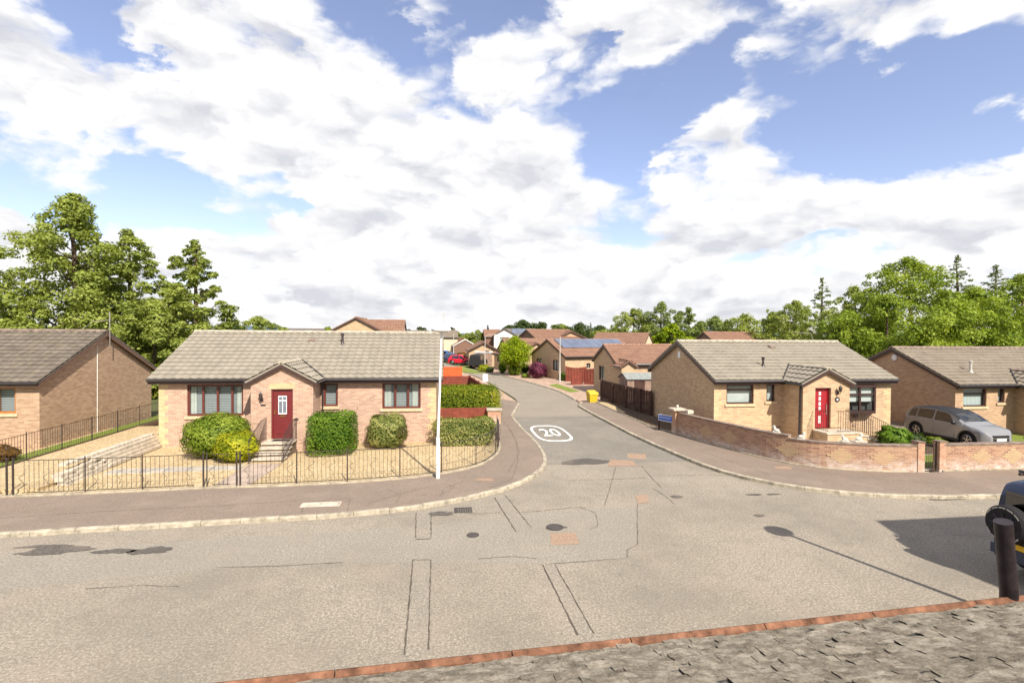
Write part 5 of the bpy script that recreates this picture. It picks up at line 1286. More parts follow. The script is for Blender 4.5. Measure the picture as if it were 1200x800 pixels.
ornament('white lying dog ornament on the ground left of the red door landing', 14.9, 17.4, .86, 3.0, 'dog')
ornament('white seated dog ornament in front of the red door landing', 15.55, 17.5, .86, -.3, 'dog')
for x, y in ((14.9, 17.4), (15.55, 17.5)):
    mb = MB(); mb.box(x-.24, y-.16, .08, x+.24, y+.16, .86); o = mb.build('plinth_block', 'pale_slab'); tag(o, 'pale stone block under the %s dog ornament behind the wall' % ('left' if x < 15 else 'right'), 'plinth')

def board_fence(name, label, pts, h, mat, z0=0, bw=.14, group=None, top=None, posts=True, cat='fence', zs=None):
    root = thing(name, label, cat, (pts[0][0], pts[0][1], z0), 0, group); ox, oy = pts[0][:2]; b = MB(); p_ = MB(); rl_ = MB(); rnd = random.Random(3)
    for (a, c) in zip(pts, pts[1:]):
        A = Vector(a[:2])-Vector((ox,oy)); C_ = Vector(c[:2])-Vector((ox,oy)); n = max(1, round((C_-A).length/bw)); d = (C_-A)/n; nn = Vector((-d.y, d.x)).normalized()
        for k in range(n):
            t_ = (k+.5)/n; hh = h if not top else h + top(t_); q = A+d*k; r2 = A+d*(k+1)-d.normalized()*.006; off = nn*(.012 if k % 2 else -.012)
            b.obox(q+off, r2+off, .02, .03, hh+rnd.uniform(-.006,.006))
        for zz_ in (.3, h*.85): rl_.obox(A+nn*.04, C_+nn*.04, .04, zz_, zz_+.08)
        npst = max(1, round((C_-A).length/1.83))
        for k in range(npst+1):
            q = A+(C_-A)*k/npst; p_.box(q.x-.045+nn.x*.06, q.y-.045+nn.y*.06, 0, q.x+.045+nn.x*.06, q.y+.045+nn.y*.06, h+.04)
    b.build('boards', mat, root); rl_.build('rail', mat, root)
    if posts: p_.build('fence_posts', mat, root)
    return root
board_fence('timber_fence', 'dark brown board fence running back from the shaded gable of the corner bungalow', [(11.98,28.55),(11.75,29.6),(11.25,35.9)], 1.46, 'fenceBrown', .05)
board_fence('timber_fence', 'dark fence between the corner bungalow and the house behind the silver car', [(21.15,29.2),(25.4,29.2)], 1.5, 'fenceBrown', -.05)
board_fence('timber_fence', 'red-brown board fence with a corner behind the long clipped hedge', [(-2.6,37.8),(1.75,37.8),(2.3,31.6)], 1.65, 'fenceRed', .03, bw=.12)
board_fence('timber_fence', 'bright orange-red fence panel beyond the clipped hedge', [(-2.4,47.8),(1.5,47.8)], 1.66, 'fenceOrange', .03, bw=.15)
board_fence('timber_fence', 'low red slatted fence between the clipped hedge and the variegated hedge', [(-.5,27.0),(2.15,27.1)], .85, 'fenceRed', .05, bw=.11)
mb = MB(); root = thing('stone_pier', 'low brick pier with flat stone cap at the right end of the low red fence', 'pier', (2.4, 26.9, 0)); mb.box(-.18,-.2,0,.5,.2,.78); mb.build('pier', 'brickWall', root); mb = MB(); mb.box(-.24,-.26,.782,.56,.26,.87); mb.build('pier_cap', 'concrete', root)
board_fence('timber_fence', 'dark red fence with wavy top between two bungalows across the side road', [(12.0,50.3),(13.9,49.6)], 1.55, 'fenceRed', 0, top=lambda t_: -.12*math.sin(t_*PI))
board_fence('double_gate', 'rust-red timber gate with a curved top left of the arched porch house', [(13.1,47.2),(14.5,46.2)], 1.5, 'fenceRed', 0, top=lambda t_: .16*t_, cat='gate')
board_fence('timber_screen', 'lit red timber screen beside the curved-top gate', [(11.7,46.6),(12.7,46.9),(13.05,47.6)], 1.35, 'fenceRed', 0, cat='fence')
# picket fence right of the car
root = thing('picket_fence', 'dark lattice fence with a few pale pickets to the right of the silver car', 'fence', (25.6, 19.6, -.3)); b = MB()
for k in range(40): b.box(k*.15, -.012, .05, k*.15+.08, .012, .85 + .04*(k % 2))
b.build('pickets', 'fenceBrown', root); b = MB(); b.box(0, .014, .2, 6, .05, .27); b.box(0, .014, .6, 6, .05, .67); b.build('rail', 'fenceBrown', root)
b = MB()
for k in (3, 7, 11): b.box(k*.15+.02, -.05, .05, k*.15+.07, -.015, .7)
b.build('white_picket', 'white', root)

# garden shed
root = thing('garden_shed', 'faded timber shed with a grey felt roof behind the dark brown fence', 'shed', (12.55, 34.2, .0)); b = MB(); Ls, Ws = 3.6, 1.7
for (p0, p1) in (((0,0),(Ls,0)),((Ls,0),(Ls,Ws)),((Ls,Ws),(0,Ws)),((0,Ws),(0,0))):
    for k in range(12): b.obox((p0[0],p0[1]), (p1[0],p1[1]), .03+.008*(k % 2), .1+k*.138, .1+(k+1)*.138-.006)
b.face([(0,0,1.75),(0,Ws,1.75),(0,Ws/2,2.05)]); b.face([(Ls,0,1.75),(Ls,Ws,1.75),(Ls,Ws/2,2.05)]); b.build('walls', 'timberPink', root)
b = MB(); i = 0
for s_ in (0, 1):
    y0_, y1_ = (-.12, Ws/2) if s_ == 0 else (Ws+.12, Ws/2); b.face([(-.1,y0_,1.72),(Ls+.1,y0_,1.72),(Ls+.1,y1_,2.10),(-.1,y1_,2.10)]); b.face([(-.1,y0_,1.68),(Ls+.1,y0_,1.68),(Ls+.1,y0_,1.72),(-.1,y0_,1.72)]); b.face([(-.1,y0_,1.68),(-.1,y0_,1.72),(-.1,y1_,2.10),(-.1,y1_,2.05)])
b.build('felt_roof', 'felt', root)
b = MB(); b.box(.5, -.045, .1, 1.25, -.02, 1.65); b.build('door', 'fenceBrown', root)

# ================================================================ STREET FURNITURE
def lamp(label, x, y, h, mat='lampwhite', arm=0, head=True, lean=(0,0), r=.065, z=.1, yaw=0):
    root = thing('street_lamp', label, 'street lamp', (x, y, z), yaw, 'street lamps'); mb = MB(); lx, ly = lean
    mb.tube([(0,0,0),(0,0,.0+1.3)], r*1.45, 12); mb.build('base', mat, root, smooth=True)
    mb = MB(); mb.tube([(0,0,1.28),(0,0,1.36),(lx*.5,ly*.5,h*.6),(lx,ly,h-.12)], [r*1.4,r,r*.85,r*.75], 10); mb.build('pole', mat, root, smooth=True)
    d = MB(); d.box(-.05, -r*1.48, .5, .05, -r*1.40, 1.0); d.build('door', mat, root)
    if arm:
        mb = MB(); mb.tube([(0,0,h-.15),(arm*.1,0,h+.15),(arm*.4,0,h+.28),(arm,0,h+.32)], .035, 8); mb.build('arm', mat, root, smooth=True)
        mb = MB(); mb.box(arm-.05,-.1,h+.27,arm+.5,.1,h+.37); mb.build('lantern', 'lampgrey', root)
    elif head:
        mb = MB(); mb.lathe([(.05,-.14),(.09,-.06),(.30,-.04),(.31,.0),(.27,.08),(.16,.15),(.03,.18)], (lx,ly,h), 20); mb.build('lantern', mat, root, smooth=True)
        mb = MB(); mb.lathe([(.08,-.10),(.22,-.075),(.20,-.045)], (lx,ly,h), 16); mb.build('lamp_glass', 'platew', root)
    return root
lamp('white street lamp with a domed head standing by the curved railing', -.23, 16.83, 4.85, lean=(.10, .0), r=.046)
lamp('grey street lamp standing on the near pavement opposite the junction', 10.05, 6.55, 4.95, 'lampgrey')
lamp('thin cream lamp post on the grass verge across the side road', (11.05, 48.77)[0], (11.05, 48.77)[1], 4.6, 'lampgrey', head=False, r=.06, z=.05)
lamp('grey lamp post with a curved arm far down the street', 5.53, 72, 4.3, 'lampgrey', arm=1.2, r=.06, z=0)
lamp('thin grey lamp post by the dark brown house far down the street', 1.52, 98, 4.9, 'lampgrey', head=False, r=.07, z=0)
root = thing('light_mast', 'very tall thin mast with small floodlights on the horizon behind the white lamp head', 'light mast', (-0.51, 150, 0)); mb = MB(); mb.tube([(0,0,0),(0,0,10.7)], [.12,.05], 8); mb.build('mast', 'lampgrey', root); mb = MB(); mb.box(-1.0,-.1,10.1,.35,.1,10.3); mb.build('floodlights', 'lampgrey', root)
# street name sign
root = thing('street_sign', 'blue street name sign with white border on two black posts beside the wall pier', 'street sign', (10.55, 24.25, .1), math.radians(-64)); mb = MB()
mb.box(-.04,-.03,0,.03,.03,.86); mb.build('post', 'iron', root); mb = MB(); mb.box(.86,-.03,0,.93,.03,.86); mb.build('post', 'iron', root)
mb = MB(); mb.box(.0,-.055,.48,.88,-.035,.80); mb.build('sign_border', 'white', root); mb = MB(); mb.box(.03,-.062,.515,.85,-.056,.765); sg = mb.build('sign_plate', 'blue', root)
mb = MB(); rnd = random.Random(9); x = .10
while x < .78:
    w_ = rnd.uniform(.022, .04); mb.box(x, -.0655, .60, x+.012, -.0625, .70); mb.box(x, -.0655, .688 if rnd.random() > .5 else .60, x+w_, -.0625, .70 if rnd.random() > .9 else .612) if False else mb.box(x+.012, -.0655, .688, x+w_, -.0625, .70); x += w_+.016
mb.build('lettering', 'white', root)
root = thing('road_sign', 'small blank white square sign on a short post behind the clipped hedge', 'road sign', (2.56, 33.0, .05)); mb = MB(); mb.tube([(0,0,0),(0,0,2.1)], .03, 8); mb.build('post', 'lampgrey', root); mb = MB(); mb.box(-.16,-.045,1.66,.16,-.03,2.15); mb.build('sign_plate', 'white', root)
# grit bin
root = thing('grit_bin', 'bright yellow grit bin at the end of the right-hand pavement', 'grit bin', (10.15, 34.6, .1), .2); mb = MB(); i = 0
for (z, a, b) in ((0, .26, .22), (.55, .32, .28)): mb.v += [(-a,-b,z),(a,-b,z),(a,b,z),(-a,b,z)]
for f in ((0,3,2,1),(4,5,6,7),(0,1,5,4),(1,2,6,5),(2,3,7,6),(3,0,4,7)): mb.f.append(f); mb.m.append(0)
mb.build('bin_body', 'yellow', root); mb = MB(); i = 0
mb.v += [(-.35,-.31,.552),(.35,-.31,.552),(.35,.31,.552),(-.35,.31,.552),(-.33,-.27,.66),(.33,-.27,.66),(.30,.25,.80),(-.30,.25,.80)]
for f in ((0,3,2,1),(4,5,6,7),(0,1,5,4),(1,2,6,5),(2,3,7,6),(3,0,4,7)): mb.f.append(f); mb.m.append(0)
mb.build('lid', 'yellow', root)

# ================================================================ VEHICLES
cx_ = dict(L=4.35, r=.335, axles=(-1.32, 1.36), zl=.22,
    top=[(-2.175,.72),(-2.13,1.02),(-2.0,1.22),(-1.75,1.46),(-1.3,1.54),(-.4,1.56),(.2,1.52),(.55,1.40),(1.05,1.10),(1.3,1.00),(1.75,.93),(2.0,.84),(2.12,.70),(2.175,.52)],
    belt=[(-2.175,.95),(-1.2,.99),(.6,.96),(1.1,.94),(2.2,.80)], plan=[(-2.175,.72),(-2.0,.86),(-1.5,.905),(0,.91),(1.5,.90),(1.95,.82),(2.12,.66),(2.175,.50)],
    windows=[(-1.88,-1.38,.16,.02),(-1.30,-.42,.0,.0),(-.34,.78,.0,-.42)], screen=(.52,1.06), rearscreen=(-2.05,-1.75), mirror=(.72,1.02), seams=(-.38,.72), tumble=.25, soft=.09)
sc_ = car('parked_car', 'silver estate car with black roof parked on the drive behind the brick wall', (23.65, 21.0, -.045), -PI/2, cx_, 'silver', roofmat='blackpl'); sc_.scale = (.92, .92, .96)
for s in (1, -1):
    mb = MB(); n = 8
    for a in range(n+1):
        t_ = a/n; x = 1.62+.40*t_; y = s*(soft(cx_['plan'], x, .06)+.004)
        mb.v += [(x, y, .70+.02*t_), (x, y*.985, .80+.0*t_-.03*t_)]
    for a in range(n): mb.f.append((2*a, 2*a+2, 2*a+3, 2*a+1)); mb.m.append(0)
    mb.build('headlight', 'lens', sc_)
    mb = MB(); mb.box(-2.18, s*.62-.08, .70, -2.10, s*.62+.08, .95); mb.build('tail_light', 'redlens', sc_)
mb = MB(); mb.box(2.10,-.42,.38,2.195,.42,.66); gr = mb.build('grille', 'blackpl', sc_); mb = MB(); mb.box(2.196,-.26,.42,2.205,.26,.53); mb.build('number_plate', 'platew', sc_); 
mb = MB(); mb.box(2.19,-.44,.53,2.20,.44,.56); mb.build('grille_bar', 'alloy', sc_)

fb = dict(L=4.5, r=.40, axles=(-1.35, 1.35), zl=.38,
    top=[(-2.25,1.60),(-2.22,1.78),(-2.10,1.93),(-1.9,1.97),(-.2,1.97),(.35,1.93),(.75,1.50),(.95,1.25),(2.0,1.18),(2.2,1.10),(2.25,.9)],
    belt=[(-2.25,1.22),(.8,1.20),(2.25,1.05)], plan=[(-2.25,.88),(-2.15,.95),(0,.97),(1.9,.95),(2.25,.84)],
    windows=[(-2.0,-1.1,0,0),(-1.0,-.15,0,0),(-.08,.75,0,-.35)], screen=(.42,.78), mirror=(.65,1.30), seams=(-1.05,-.1), tumble=.12, soft=.05)
jb = car('four_wheel_drive', 'dark blue-grey four-wheel drive with a spare wheel on its tailgate at the right edge', (13.45, 8.2, 0), 0, fb, 'darkcar', cat='off-road car')
sw = MB(); r = .37
sw.lathe([(r*.55,-.13),(r*.9,-.13),(r,-.09),(r,.07),(r*.93,.11)], (-2.47,.45,1.16), 30, 'x'); wh = sw.build('spare_wheel', 'rubber', jb, smooth=True)
sw = MB()
for k in range(8):
    a = 2*PI*k/8; sw.tube([(-2.61,.45+.05*math.cos(a),1.16+.05*math.sin(a)),(-2.61,.45+.24*math.cos(a),1.16+.24*math.sin(a))], .022, 5)
sw.lathe([(.26,.0),(.26,.03)], (-2.59,.45,1.16), 24, 'x'); sw.build('rim', 'blackpl', wh); sw = MB(); sw.lathe([(.04,-.02),(.04,.03)], (-2.62,.45,1.16), 12, 'x'); sw.build('hub_cap', 'alloy', wh)
sw = MB()
for k in range(30):
    a = PI*(.15+.7*k/30); 
    for sgn in (1, -1):
        if k % 6 == 5: continue
        ca, sa = math.cos(a), sgn*math.sin(a); sw.box(-2.606, 0.45+.325*ca-.008, 1.16+.325*sa-.010, -2.60, 0.45+.325*ca+.008, 1.16+.325*sa+.010)
sw.build('tyre_lettering', 'lampgrey', wh)
mb = MB(); mb.box(-2.262,-.68,1.28,-2.25,.68,1.76); mb.build('rear_window', 'carglass', jb)
mb = MB(); mb.box(-2.30,-.92,.44,-2.2,.92,.64); mb.build('rear_bumper', 'darkcar', jb); mb = MB(); mb.box(-2.315,.0,.66,-2.30,.52,.77); mb.build('number_plate', 'plate', jb)
mb = MB()
for s in (1, -1): mb.tube([(-1.9,s*.72,2.06),(.1,s*.72,2.06)], .03, 8)
for x in (-1.8,-.9,0): mb.tube([(x,-.80,2.10),(x,.80,2.10)], .03, 8)
mb.build('roof_rack', 'iron', jb)
for s in (1, -1):
    mb = MB(); mb.box(-2.27,s*.86-.05,.86,-2.2,s*.86+.05,1.12); mb.build('tail_light', 'redlens', jb)
def small(label, x, y, yaw, paint, L=3.9):
    sp = dict(L=L, r=.31, axles=(-L*.30, L*.32), zl=.2, top=[(-L/2,.75),(-L*.47,1.0),(-L*.38,1.36),(-.2,1.46),(.35,1.38),(L*.27,.98),(L*.42,.88),(L*.49,.72),(L/2,.5)], belt=[(-L/2,.88),(L/2,.78)], plan=[(-L/2,.70),(-L*.4,.83),(L*.38,.83),(L/2,.6)], windows=[(-L*.34,-.12,.12,0),(-.04,L*.22,0,-.38)], screen=(.40,L*.26), rearscreen=(-L*.46,-L*.39), mirror=(.65,.95))
    c = car('parked_car', label, (x, y, .01), yaw, sp, paint, group='cars parked far down the street', det=1)
    for s in (1, -1):
        mb = MB(); mb.box(L/2-.12,s*.55-.12,.58,L/2+.005,s*.55+.12,.70); mb.build('headlight', 'lens', c)
    return c
small('bright red small car parked beside the garage gable far down the street', 2.46, 79, math.radians(-28), 'redcar', 4.0)
small('dark blue car parked just left of the red car', 1.02, 84.5, math.radians(-62), 'navy', 4.0)
small('pale blue car parked furthest away, behind the dark blue car', 0.15, 98, math.radians(-40), 'bluecar', 4.2)
vb = dict(L=4.3, r=.38, axles=(-1.3, 1.3), zl=.35, top=[(-2.15,1.55),(-2.1,1.78),(-1.9,1.86),(.2,1.86),(.6,1.45),(.8,1.15),(2.0,1.08),(2.15,.85)], belt=[(-2.15,1.12),(2.15,1.0)], plan=[(-2.15,.84),(0,.88),(2.15,.8)], windows=[(-1.95,-1.0,0,0),(-.9,.6,0,-.35)], screen=(.28,.6), tumble=.12)
vn = car('parked_van', 'dark grey van parked on the drive between the garage and the yellow shrub', (4.66, 72.5, .01), math.radians(72), vb, 'blackpl', cat='van', det=1)

# ================================================================ SHRUBS AND HEDGES
shrub('round_shrub', 'large rounded light green shrub under the four-light window', -8.55, 20.6, .1, 1.15, 1.0, 1.62, 'leafLime', 9000, .10, 11, box=.9, lumps=.05)
shrub('golden_shrub', 'smaller golden yellow shrub left of the porch steps', -7.55, 19.75, .1, .78, .62, 1.12, 'leafYellow', 5500, .085, 12, box=.9, lumps=.07)
shrub('square_shrub', 'dense bright green shrub right of the porch', -4.35, 20.75, .1, .86, .78, 1.62, 'leafGreen', 9000, .07, 13, box=.62, lumps=.04)
shrub('variegated_shrub', 'cream and green variegated shrub under the three-light window', -2.35, 21.45, .1, .80, .6, 1.42, 'leafVar', 6500, .09, 14, box=.75, lumps=.08)
shrub('low_hedge', 'low variegated hedge inside the curved railing', .85, 21.9, .1, 1.25, .55, 1.08, 'leafVar', 8500, .08, 15, box=.55, lumps=.07, cat='hedge')
shrub('low_hedge_end', 'green clipped end of the low hedge beside the railing corner', 1.6, 22.9, .1, .55, .6, 1.0, 'leafLime', 3500, .08, 45, box=.7, lumps=.07, cat='hedge')
shrub('clipped_hedge', 'long clipped golden green hedge behind the right end of the left bungalow', .85, 29.3, .05, 2.15, 1.75, 1.72, 'leafHedge', 22000, .085, 16, box=.30, lumps=.015, cat='hedge')
shrub('yellow_shrub', 'lime green shrub at the far left edge in front of the orange window', -17.3, 20.6, .1, .95, .7, 1.15, 'leafYellow', 5000, .09, 17, lumps=.08)
shrub('bronze_shrub', 'low bronze shrub beside the far-left bungalow wall', -16.1, 20.5, .1, .85, .55, .62, 'leafBrown', 3600, .08, 18, lumps=.1)
shrub('glossy_shrub', 'bright green leafy shrub beside the steps of the red door', 18.6, 19.1, .1, .62, .55, .95, 'leafGreen', 3200, .11, 19, lumps=.14, box=.9)
shrub('grey_green_shrub', 'low grey-green shrub under the corner of the bay window bungalow', 20.0, 19.7, .1, .62, .45, .55, 'leafDark', 2600, .08, 20, lumps=.16)
shrub('small_lime_shrub', 'small lime shrub at the edge of the drive beside the silver car', 20.9, 19.4, .1, .40, .35, .42, 'leafLime', 1500, .07, 21, lumps=.15)
sprig('garden_plant', 'small leafy plant behind the iron gate', 17.2, 16.6, .12, .95, .45, 'leafGreen', 22)
bt = tree('ornamental_tree', 'bright yellow-green round-headed tree beside the far bend of the street', 'tree', (7.65, 57.95)[0]+.2, (7.65, 57.95)[1], 4.5, 3.7, 31, 'leafBright', 'round', 6500, .22, base=.34, nc=50, cr=.85, trunk_r=.11)
def px_shrub(name, label, p0, w, h, mat, seed, n=1500, leaf=.12, **k): shrub(name, label, p0[0], p0[1], 0.02, w/2, w*.42, h, mat, n, leaf, seed, **k)
px_shrub('round_shrub', 'rounded pale green shrub below the bright yellow-green tree', (7.85, 57.94), 1.6, 1.15, 'leafLime', 51, box=.8, lumps=.05)
px_shrub('upright_shrub', 'upright green shrub left of the bright tree trunk', (6.75, 60.44), 1.0, 1.5, 'leafGreen', 52)
px_shrub('dark_shrub', 'dark green shrub between the round shrub and the purple shrub', (9.40, 60.31), 1.3, 1.2, 'leafDark', 53)
px_shrub('purple_shrub', 'wide purple-leaved shrub in front of the solar panel bungalow', (9.80, 53.98), 2.1, 1.75, 'leafPurple', 54, 3800, lumps=.1)
px_shrub('small_shrub', 'small pale shrub at the left foot of the purple shrub', (8.60, 54.57), .9, .5, 'leafLime', 55)
px_shrub('corner_shrub', 'green shrub at the corner of the solar panel bungalow by the cream lamp post', (12.00, 51.39), 1.0, .8, 'leafGreen', 56)
px_shrub('gable_shrub', 'dark climbing shrub under the side gable windows of the solar panel bungalow', (11.0, 55.0), .7, 1.3, 'leafPurple', 57)
px_shrub('golden_shrub', 'golden shrub on the corner beside the dark van', (4.72, 63.18), 1.5, .95, 'leafYellow', 58)
px_shrub('low_shrub', 'low dark shrub at the edge of the drive right of the golden shrub', (5.34, 61.80), .9, .7, 'leafDark', 59)
shrub('boundary_hedge', 'yellow-green hedge seen between the two left bungalow roofs', -17.5, 40, 0, 3.6, .7, 2.45, 'leafHedge', 6000, .14, 60, box=.35, lumps=.02, cat='hedge')
px_shrub('far_shrub', 'rusty shrub in front of the dark brown bungalow far down the street', (3.02, 97), 2.4, 1.2, 'leafBrown', 61)

# ================================================================ TREES
def tr(px, top, Y, wpx, label, mat, kind, seed, n=14000, leaf=.36, name='broadleaf_tree', z0=0, cat='tree', **k):
    x = TX_(px, Y); d = Y*math.cos(math.radians(7.4)) + x*math.sin(math.radians(7.4)); h = TZ_(px, top, Y)-z0; w = wpx*d/600
    return tree(name, label, cat, x, Y, h, w, seed, mat, kind, n, leaf, z0, group=k.pop('group', None), **k)
_M = np.array(mw)[:3, :3]
def TX_(px, Y): r = _M @ np.array([(px-600)/600, 0, -1]); return float(r[0]*Y/r[1])
def TZ_(px, py, Y): r = _M @ np.array([(px-600)/600, -(py-400)/600, -1]); return float(4.85+r[2]*Y/r[1])
tr(88, 219, 44, 165, 'tallest broadleaf tree at the far left behind the brown-roofed bungalow', 'leafTree', 'peak', 101, 30000, .34, nc=120, base=.10)
tr(150, 262, 46, 118, 'broadleaf tree of middle height between the two tall left trees', 'leafTree', 'peak', 102, 17000, .34, nc=80, base=.08)
tr(228, 275, 45, 98, 'narrower tall tree right of the left group, over the bungalow gap', 'leafTree', 'peak', 103, 17000, .32, nc=80, base=.06)
tr(178, 350, 41, 100, 'low spreading tree filling the gap between the left bungalow roofs', 'leafTree', 'round', 104, 13000, .30, nc=50, base=.02)
tr(34, 345, 42, 90, 'lower tree at the left edge under the tallest tree', 'leafTree', 'round', 105, 12000, .32, nc=50, base=.05)
tr(302, 370, 85, 70, 'small rounded tree right of the left group behind the bungalow roof', 'leafTree', 'round', 106, 5000, .5, nc=30)
tr(268, 376, 80, 56, 'low tree at the right foot of the left group', 'leafDark', 'round', 107, 4000, .5, nc=25)
tr(386, 381, 75, 31, 'small pale treetop left of the tall tan gable', 'leafMaple', 'round', 108, 2500, .4, nc=16)
for k, (px_, tp, Y, w_, mt_, lb) in enumerate([(466,384,125,26,'leafDark','dark low tree directly right of the red-roofed wing'),(492,383,135,34,'leafDark','dark wide treetop left of the white lamp head'),(512,382,140,20,'leafDark','dark treetop behind the white lamp head'),(529,383,150,16,'leafDark','dark treetop right of the white lamp head'),(536,388,112,14,'leafMaple','thin yellow-green tree in front of the far slate roof'),(560,386,118,20,'leafTree','mid green tree left of the pointed conifer'),(548,390,140,16,'leafTree','distant low tree on the horizon in the street gap')]):
    tr(px_, tp, Y, w_*1.4, lb, mt_, 'round', 120+k, 2600, .55, nc=20, group='distant treetops')
tr(571.5, 380, 116, 9, 'small pointed dark conifer left of the white-gabled house', 'leafDark', 'cone', 130, 2200, .45, nc=34, name='conifer', cat='conifer')
for k, (px_, tp, w_) in enumerate([(596,381,26),(612,375,38),(634,377,40),(657,379,36),(680,379,40),(702,381,30)]):
    tr(px_, tp, 150+6*(k % 2), w_*1.5, ['dark tree at the left end of the far wood','highest dark round tree of the far wood','dark tree over the long red roof','mid green tree of the far wood','dark tree over the small cross gable','last dark tree of the far wood on the right'][k], 'leafDark' if k != 3 else 'leafTree', 'round', 140+k, 4500, .7, nc=34, group='trees of the far wood', base=.05)
tr(692, 377, 140, 10, 'thin grey spire-like conifer above the far wood', 'needle', 'cone', 150, 1400, .5, nc=26, name='conifer', cat='conifer')
for k, (px_, tp, Y, w_, mt_, kd, lb) in enumerate([(742,360,92,44,'leafTree','round','round-topped green tree at the left of the middle group'),(775,351,90,52,'leafPale','peak','tall feathery pale green tree in the middle group'),(806,358,93,44,'leafPale','peak','pointed pale green tree right of the feathery one'),(788,379,84,34,'leafBright','round','low bright yellow-green tree in front of the middle group'),(838,370,96,46,'leafPale','round','rounded pale tree behind the brown gabled roof'),(872,367,92,48,'leafTree','round','green tree over the brown gabled roof'),(905,365,88,46,'leafTree','round','green tree right of the brown gabled roof'),(722,383,100,30,'leafTree','round','low green tree at the left foot of the middle group')]):
    tr(px_, tp, Y, w_*1.5, lb, mt_, kd, 160+k, 9000, .46, nc=50, base=.02)
tr(932, 350, 66, 72, 'green tree at the left end of the big right-hand group', 'leafTree', 'round', 180, 9000, .36, nc=50, base=.02)
tr(962, 321, 70, 66, 'open feathery larch rising at the left of the right-hand group', 'leafPale', 'cone', 181, 6500, .34, nc=60, name='conifer', cat='conifer', base=.1)
tr(1000, 333, 58, 78, 'dark green tree between the larch and the large bright tree', 'leafTree', 'round', 182, 11000, .34, nc=60, base=.02)
tr(1062, 298, 50, 138, 'largest bright green spreading tree behind the two right bungalows', 'leafMaple', 'round', 183, 24000, .36, nc=110, base=.04, cr=1.4)
tr(1040, 345, 46, 138, 'lower bright tree in front of the largest right-hand tree', 'leafMaple', 'round', 184, 16000, .34, nc=60, base=.02)
tr(1120, 293, 62, 78, 'open grey-green conifer spire behind the largest right-hand tree', 'needle', 'cone', 185, 8000, .34, nc=70, name='conifer', cat='conifer', base=.1)
tr(1165, 305, 60, 78, 'second open conifer spire near the right edge', 'needle', 'cone', 186, 8000, .34, nc=70, name='conifer', cat='conifer', base=.1)
tr(1140, 335, 48, 125, 'bright green tree over the far-right bungalow roof', 'leafMaple', 'round', 187, 18000, .34, nc=80, base=.03)
tr(1195, 318, 50, 112, 'green tree cut by the right edge of the view', 'leafMaple', 'round', 188, 16000, .34, nc=80, base=.03)
tr(985, 372, 56, 75, 'low green tree behind the ridge of the corner bungalow', 'leafTree', 'round', 189, 8000, .32, nc=40, base=.02)
tr(1245, 325, 50, 90, 'green tree just beyond the right edge of the view', 'leafTree', 'round', 190, 9000, .38, nc=60, base=.03)

# ================================================================ NEAR HOUSE
ry = math.radians(3.1)
NR = thing('near_house', 'house in the foreground with a lichened grey roof edged in terracotta and a black flue', 'house', (0, 3.60, -.05), ry)
rf = MB(); rnd = random.Random(8); th = math.radians(25); V = Vector((0, -math.cos(th), math.sin(th))); U = Vector((1,0,0)); Nn = Vector((0, math.sin(th), math.cos(th))); O = Vector((-8, 0, 2.52))
row = 0; v0 = 0.0; Ltot = 5.2
rs = np.random.RandomState(2)
def hn(u, v):
    return .004*math.sin(u*9.1+3*math.sin(v*5)) + .003*math.sin(u*23+v*17) + .003*math.sin(u*61-v*47) + .003*math.sin(v*73+u*17)
while v0 < Ltot:
    g_ = .118; u = -.1*(row % 2)-rnd.uniform(0, .1)
    while u < 17.5:
        w_ = rnd.uniform(.11, .21); lift = rnd.uniform(.0, .012) + (.010 if rnd.random() < .12 else 0); a, b = u+.0005, u+w_-.0005; n1_, n2_ = 3, 3; i = len(rf.v); jag = [rnd.uniform(-.004, .004) for _ in range(n1_+1)]
        for q in range(n2_+1):
            for p_ in range(n1_+1):
                uu = a+(b-a)*p_/n1_; vv = v0+(g_+.03)*q/n2_ + (jag[p_] if q == 0 else 0); hh = .030+lift - (.030+lift)*q/n2_*.95 + hn(uu, vv)
                rf.v.append(tuple(O+U*uu+V*vv+Nn*hh))
        for q in range(n2_):
            for p_ in range(n1_): k = i+q*(n1_+1)+p_; rf.f.append((k, k+1, k+n1_+2, k+n1_+1)); rf.m.append(0)
        j = len(rf.v)
        for p_ in range(n1_+1): uu = a+(b-a)*p_/n1_; rf.v.append(tuple(O+U*uu+V*(v0+jag[p_]+.012)-Nn*.01))
        for p_ in range(n1_): rf.f.append((j+p_, j+p_+1, i+p_+1, i+p_)); rf.m.append(0)
        u += w_
    v0 += g_; row += 1
e = [O-U*.3, O+U*17.6, O+U*17.6+V*Ltot, O-U*.3+V*Ltot]; rf.face([tuple(p-Nn*.005) for p in e])
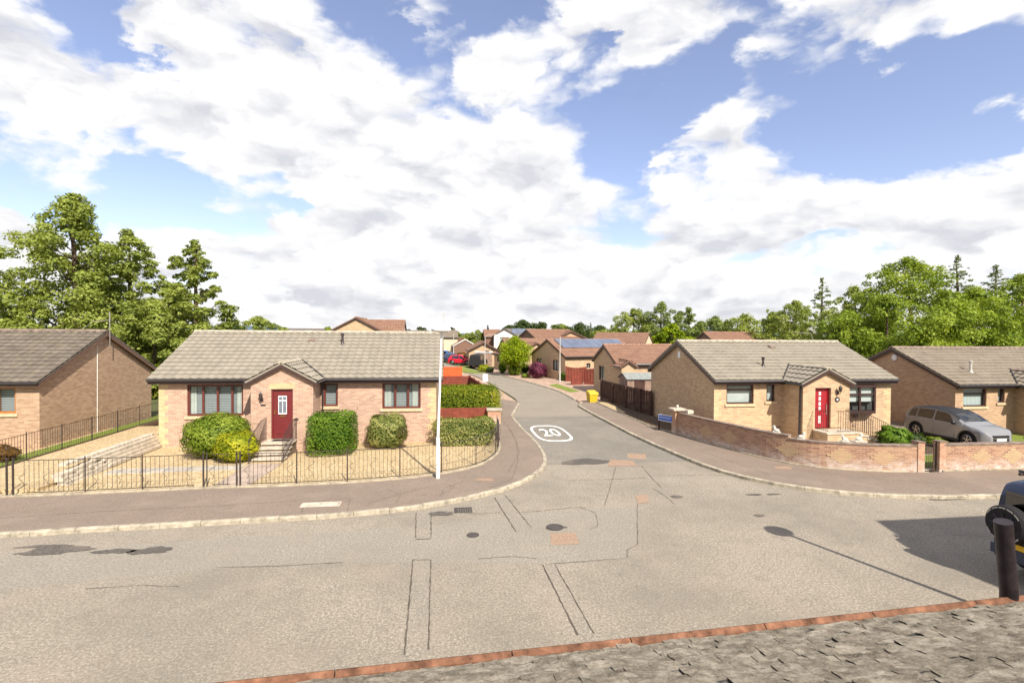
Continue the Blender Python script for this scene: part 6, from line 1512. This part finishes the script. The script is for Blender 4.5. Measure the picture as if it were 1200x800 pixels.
rf.build('roof', 'stoneTile', NR, recalc=False, smooth=False)
rz_ = O.z+Ltot*math.sin(th); yb = -Ltot*math.cos(th)
bk = MB(); bk.face([(-8.3,yb,rz_),(9.6,yb,rz_),(9.6,2*yb,2.5),(-8.3,2*yb,2.5)]); bk.build('rear_roof', 'stoneTile', NR)
ed = MB(); u = -8.3
while u < 9.6:
    l = rnd.uniform(.9, 1.25); a, b = u, min(u+l-.009, 9.6); i = len(ed.v)
    for x in (a, b): ed.v += [(x, .075, 2.46), (x, .088, 2.51), (x, .078, 2.565), (x, .04, 2.585), (x, .0, 2.56), (x, -.0, 2.47)]
    for j in range(6): ed.f.append((i+j, i+(j+1)%6, i+6+(j+1)%6, i+6+j)); ed.m.append(0)
    ed.f += [tuple(i+j for j in range(6)), tuple(i+6+j for j in reversed(range(6)))]; ed.m += [0, 0]; u += l
ed.build('eaves_edging', 'terra', NR)
w_ = MB(); w_.box(-8, -9.0, 0, 9.4, -.15, 2.42); w_.face([(-8,-9.0,2.42),(-8,-.15,2.42),(-8,yb,rz_-.1)]); w_.face([(9.4,-9.0,2.42),(9.4,-.15,2.42),(9.4,yb,rz_-.1)]); w_.build('wall', 'brickN', NR)
def nloc(p): x, y = p[0], p[1]-3.64; return (x*math.cos(-ry)-y*math.sin(-ry), x*math.sin(-ry)+y*math.cos(-ry))
fl = MB(); a = nloc((5.02, 3.98)); b = nloc((4.88, 3.93))
fl.tube([(a[0],a[1],1.0),(a[0],a[1],2.6),(b[0],b[1],3.27)], .066, 24); fl.build('flue', 'pipe', NR, smooth=True)
fl = MB(); fl.tube([(a[0],a[1],1.2),(a[0],-.15,1.2)], .03, 8); fl.build('flue_bracket', 'iron', NR)
for k in range(9):
    mo = MB(); 
# two-storey house outside the frame whose shadow falls on the road
nb = house('two_storey_house', 'two-storey brick house standing on the near side of the road beyond the right edge', (13.55, -2.6, 0), 0, 9, 8.2, 6.1, 8.0, wall='brickN', tile='tileBrown', ridge='ridgeBrown', ov=.1, oe=.2, det=1)
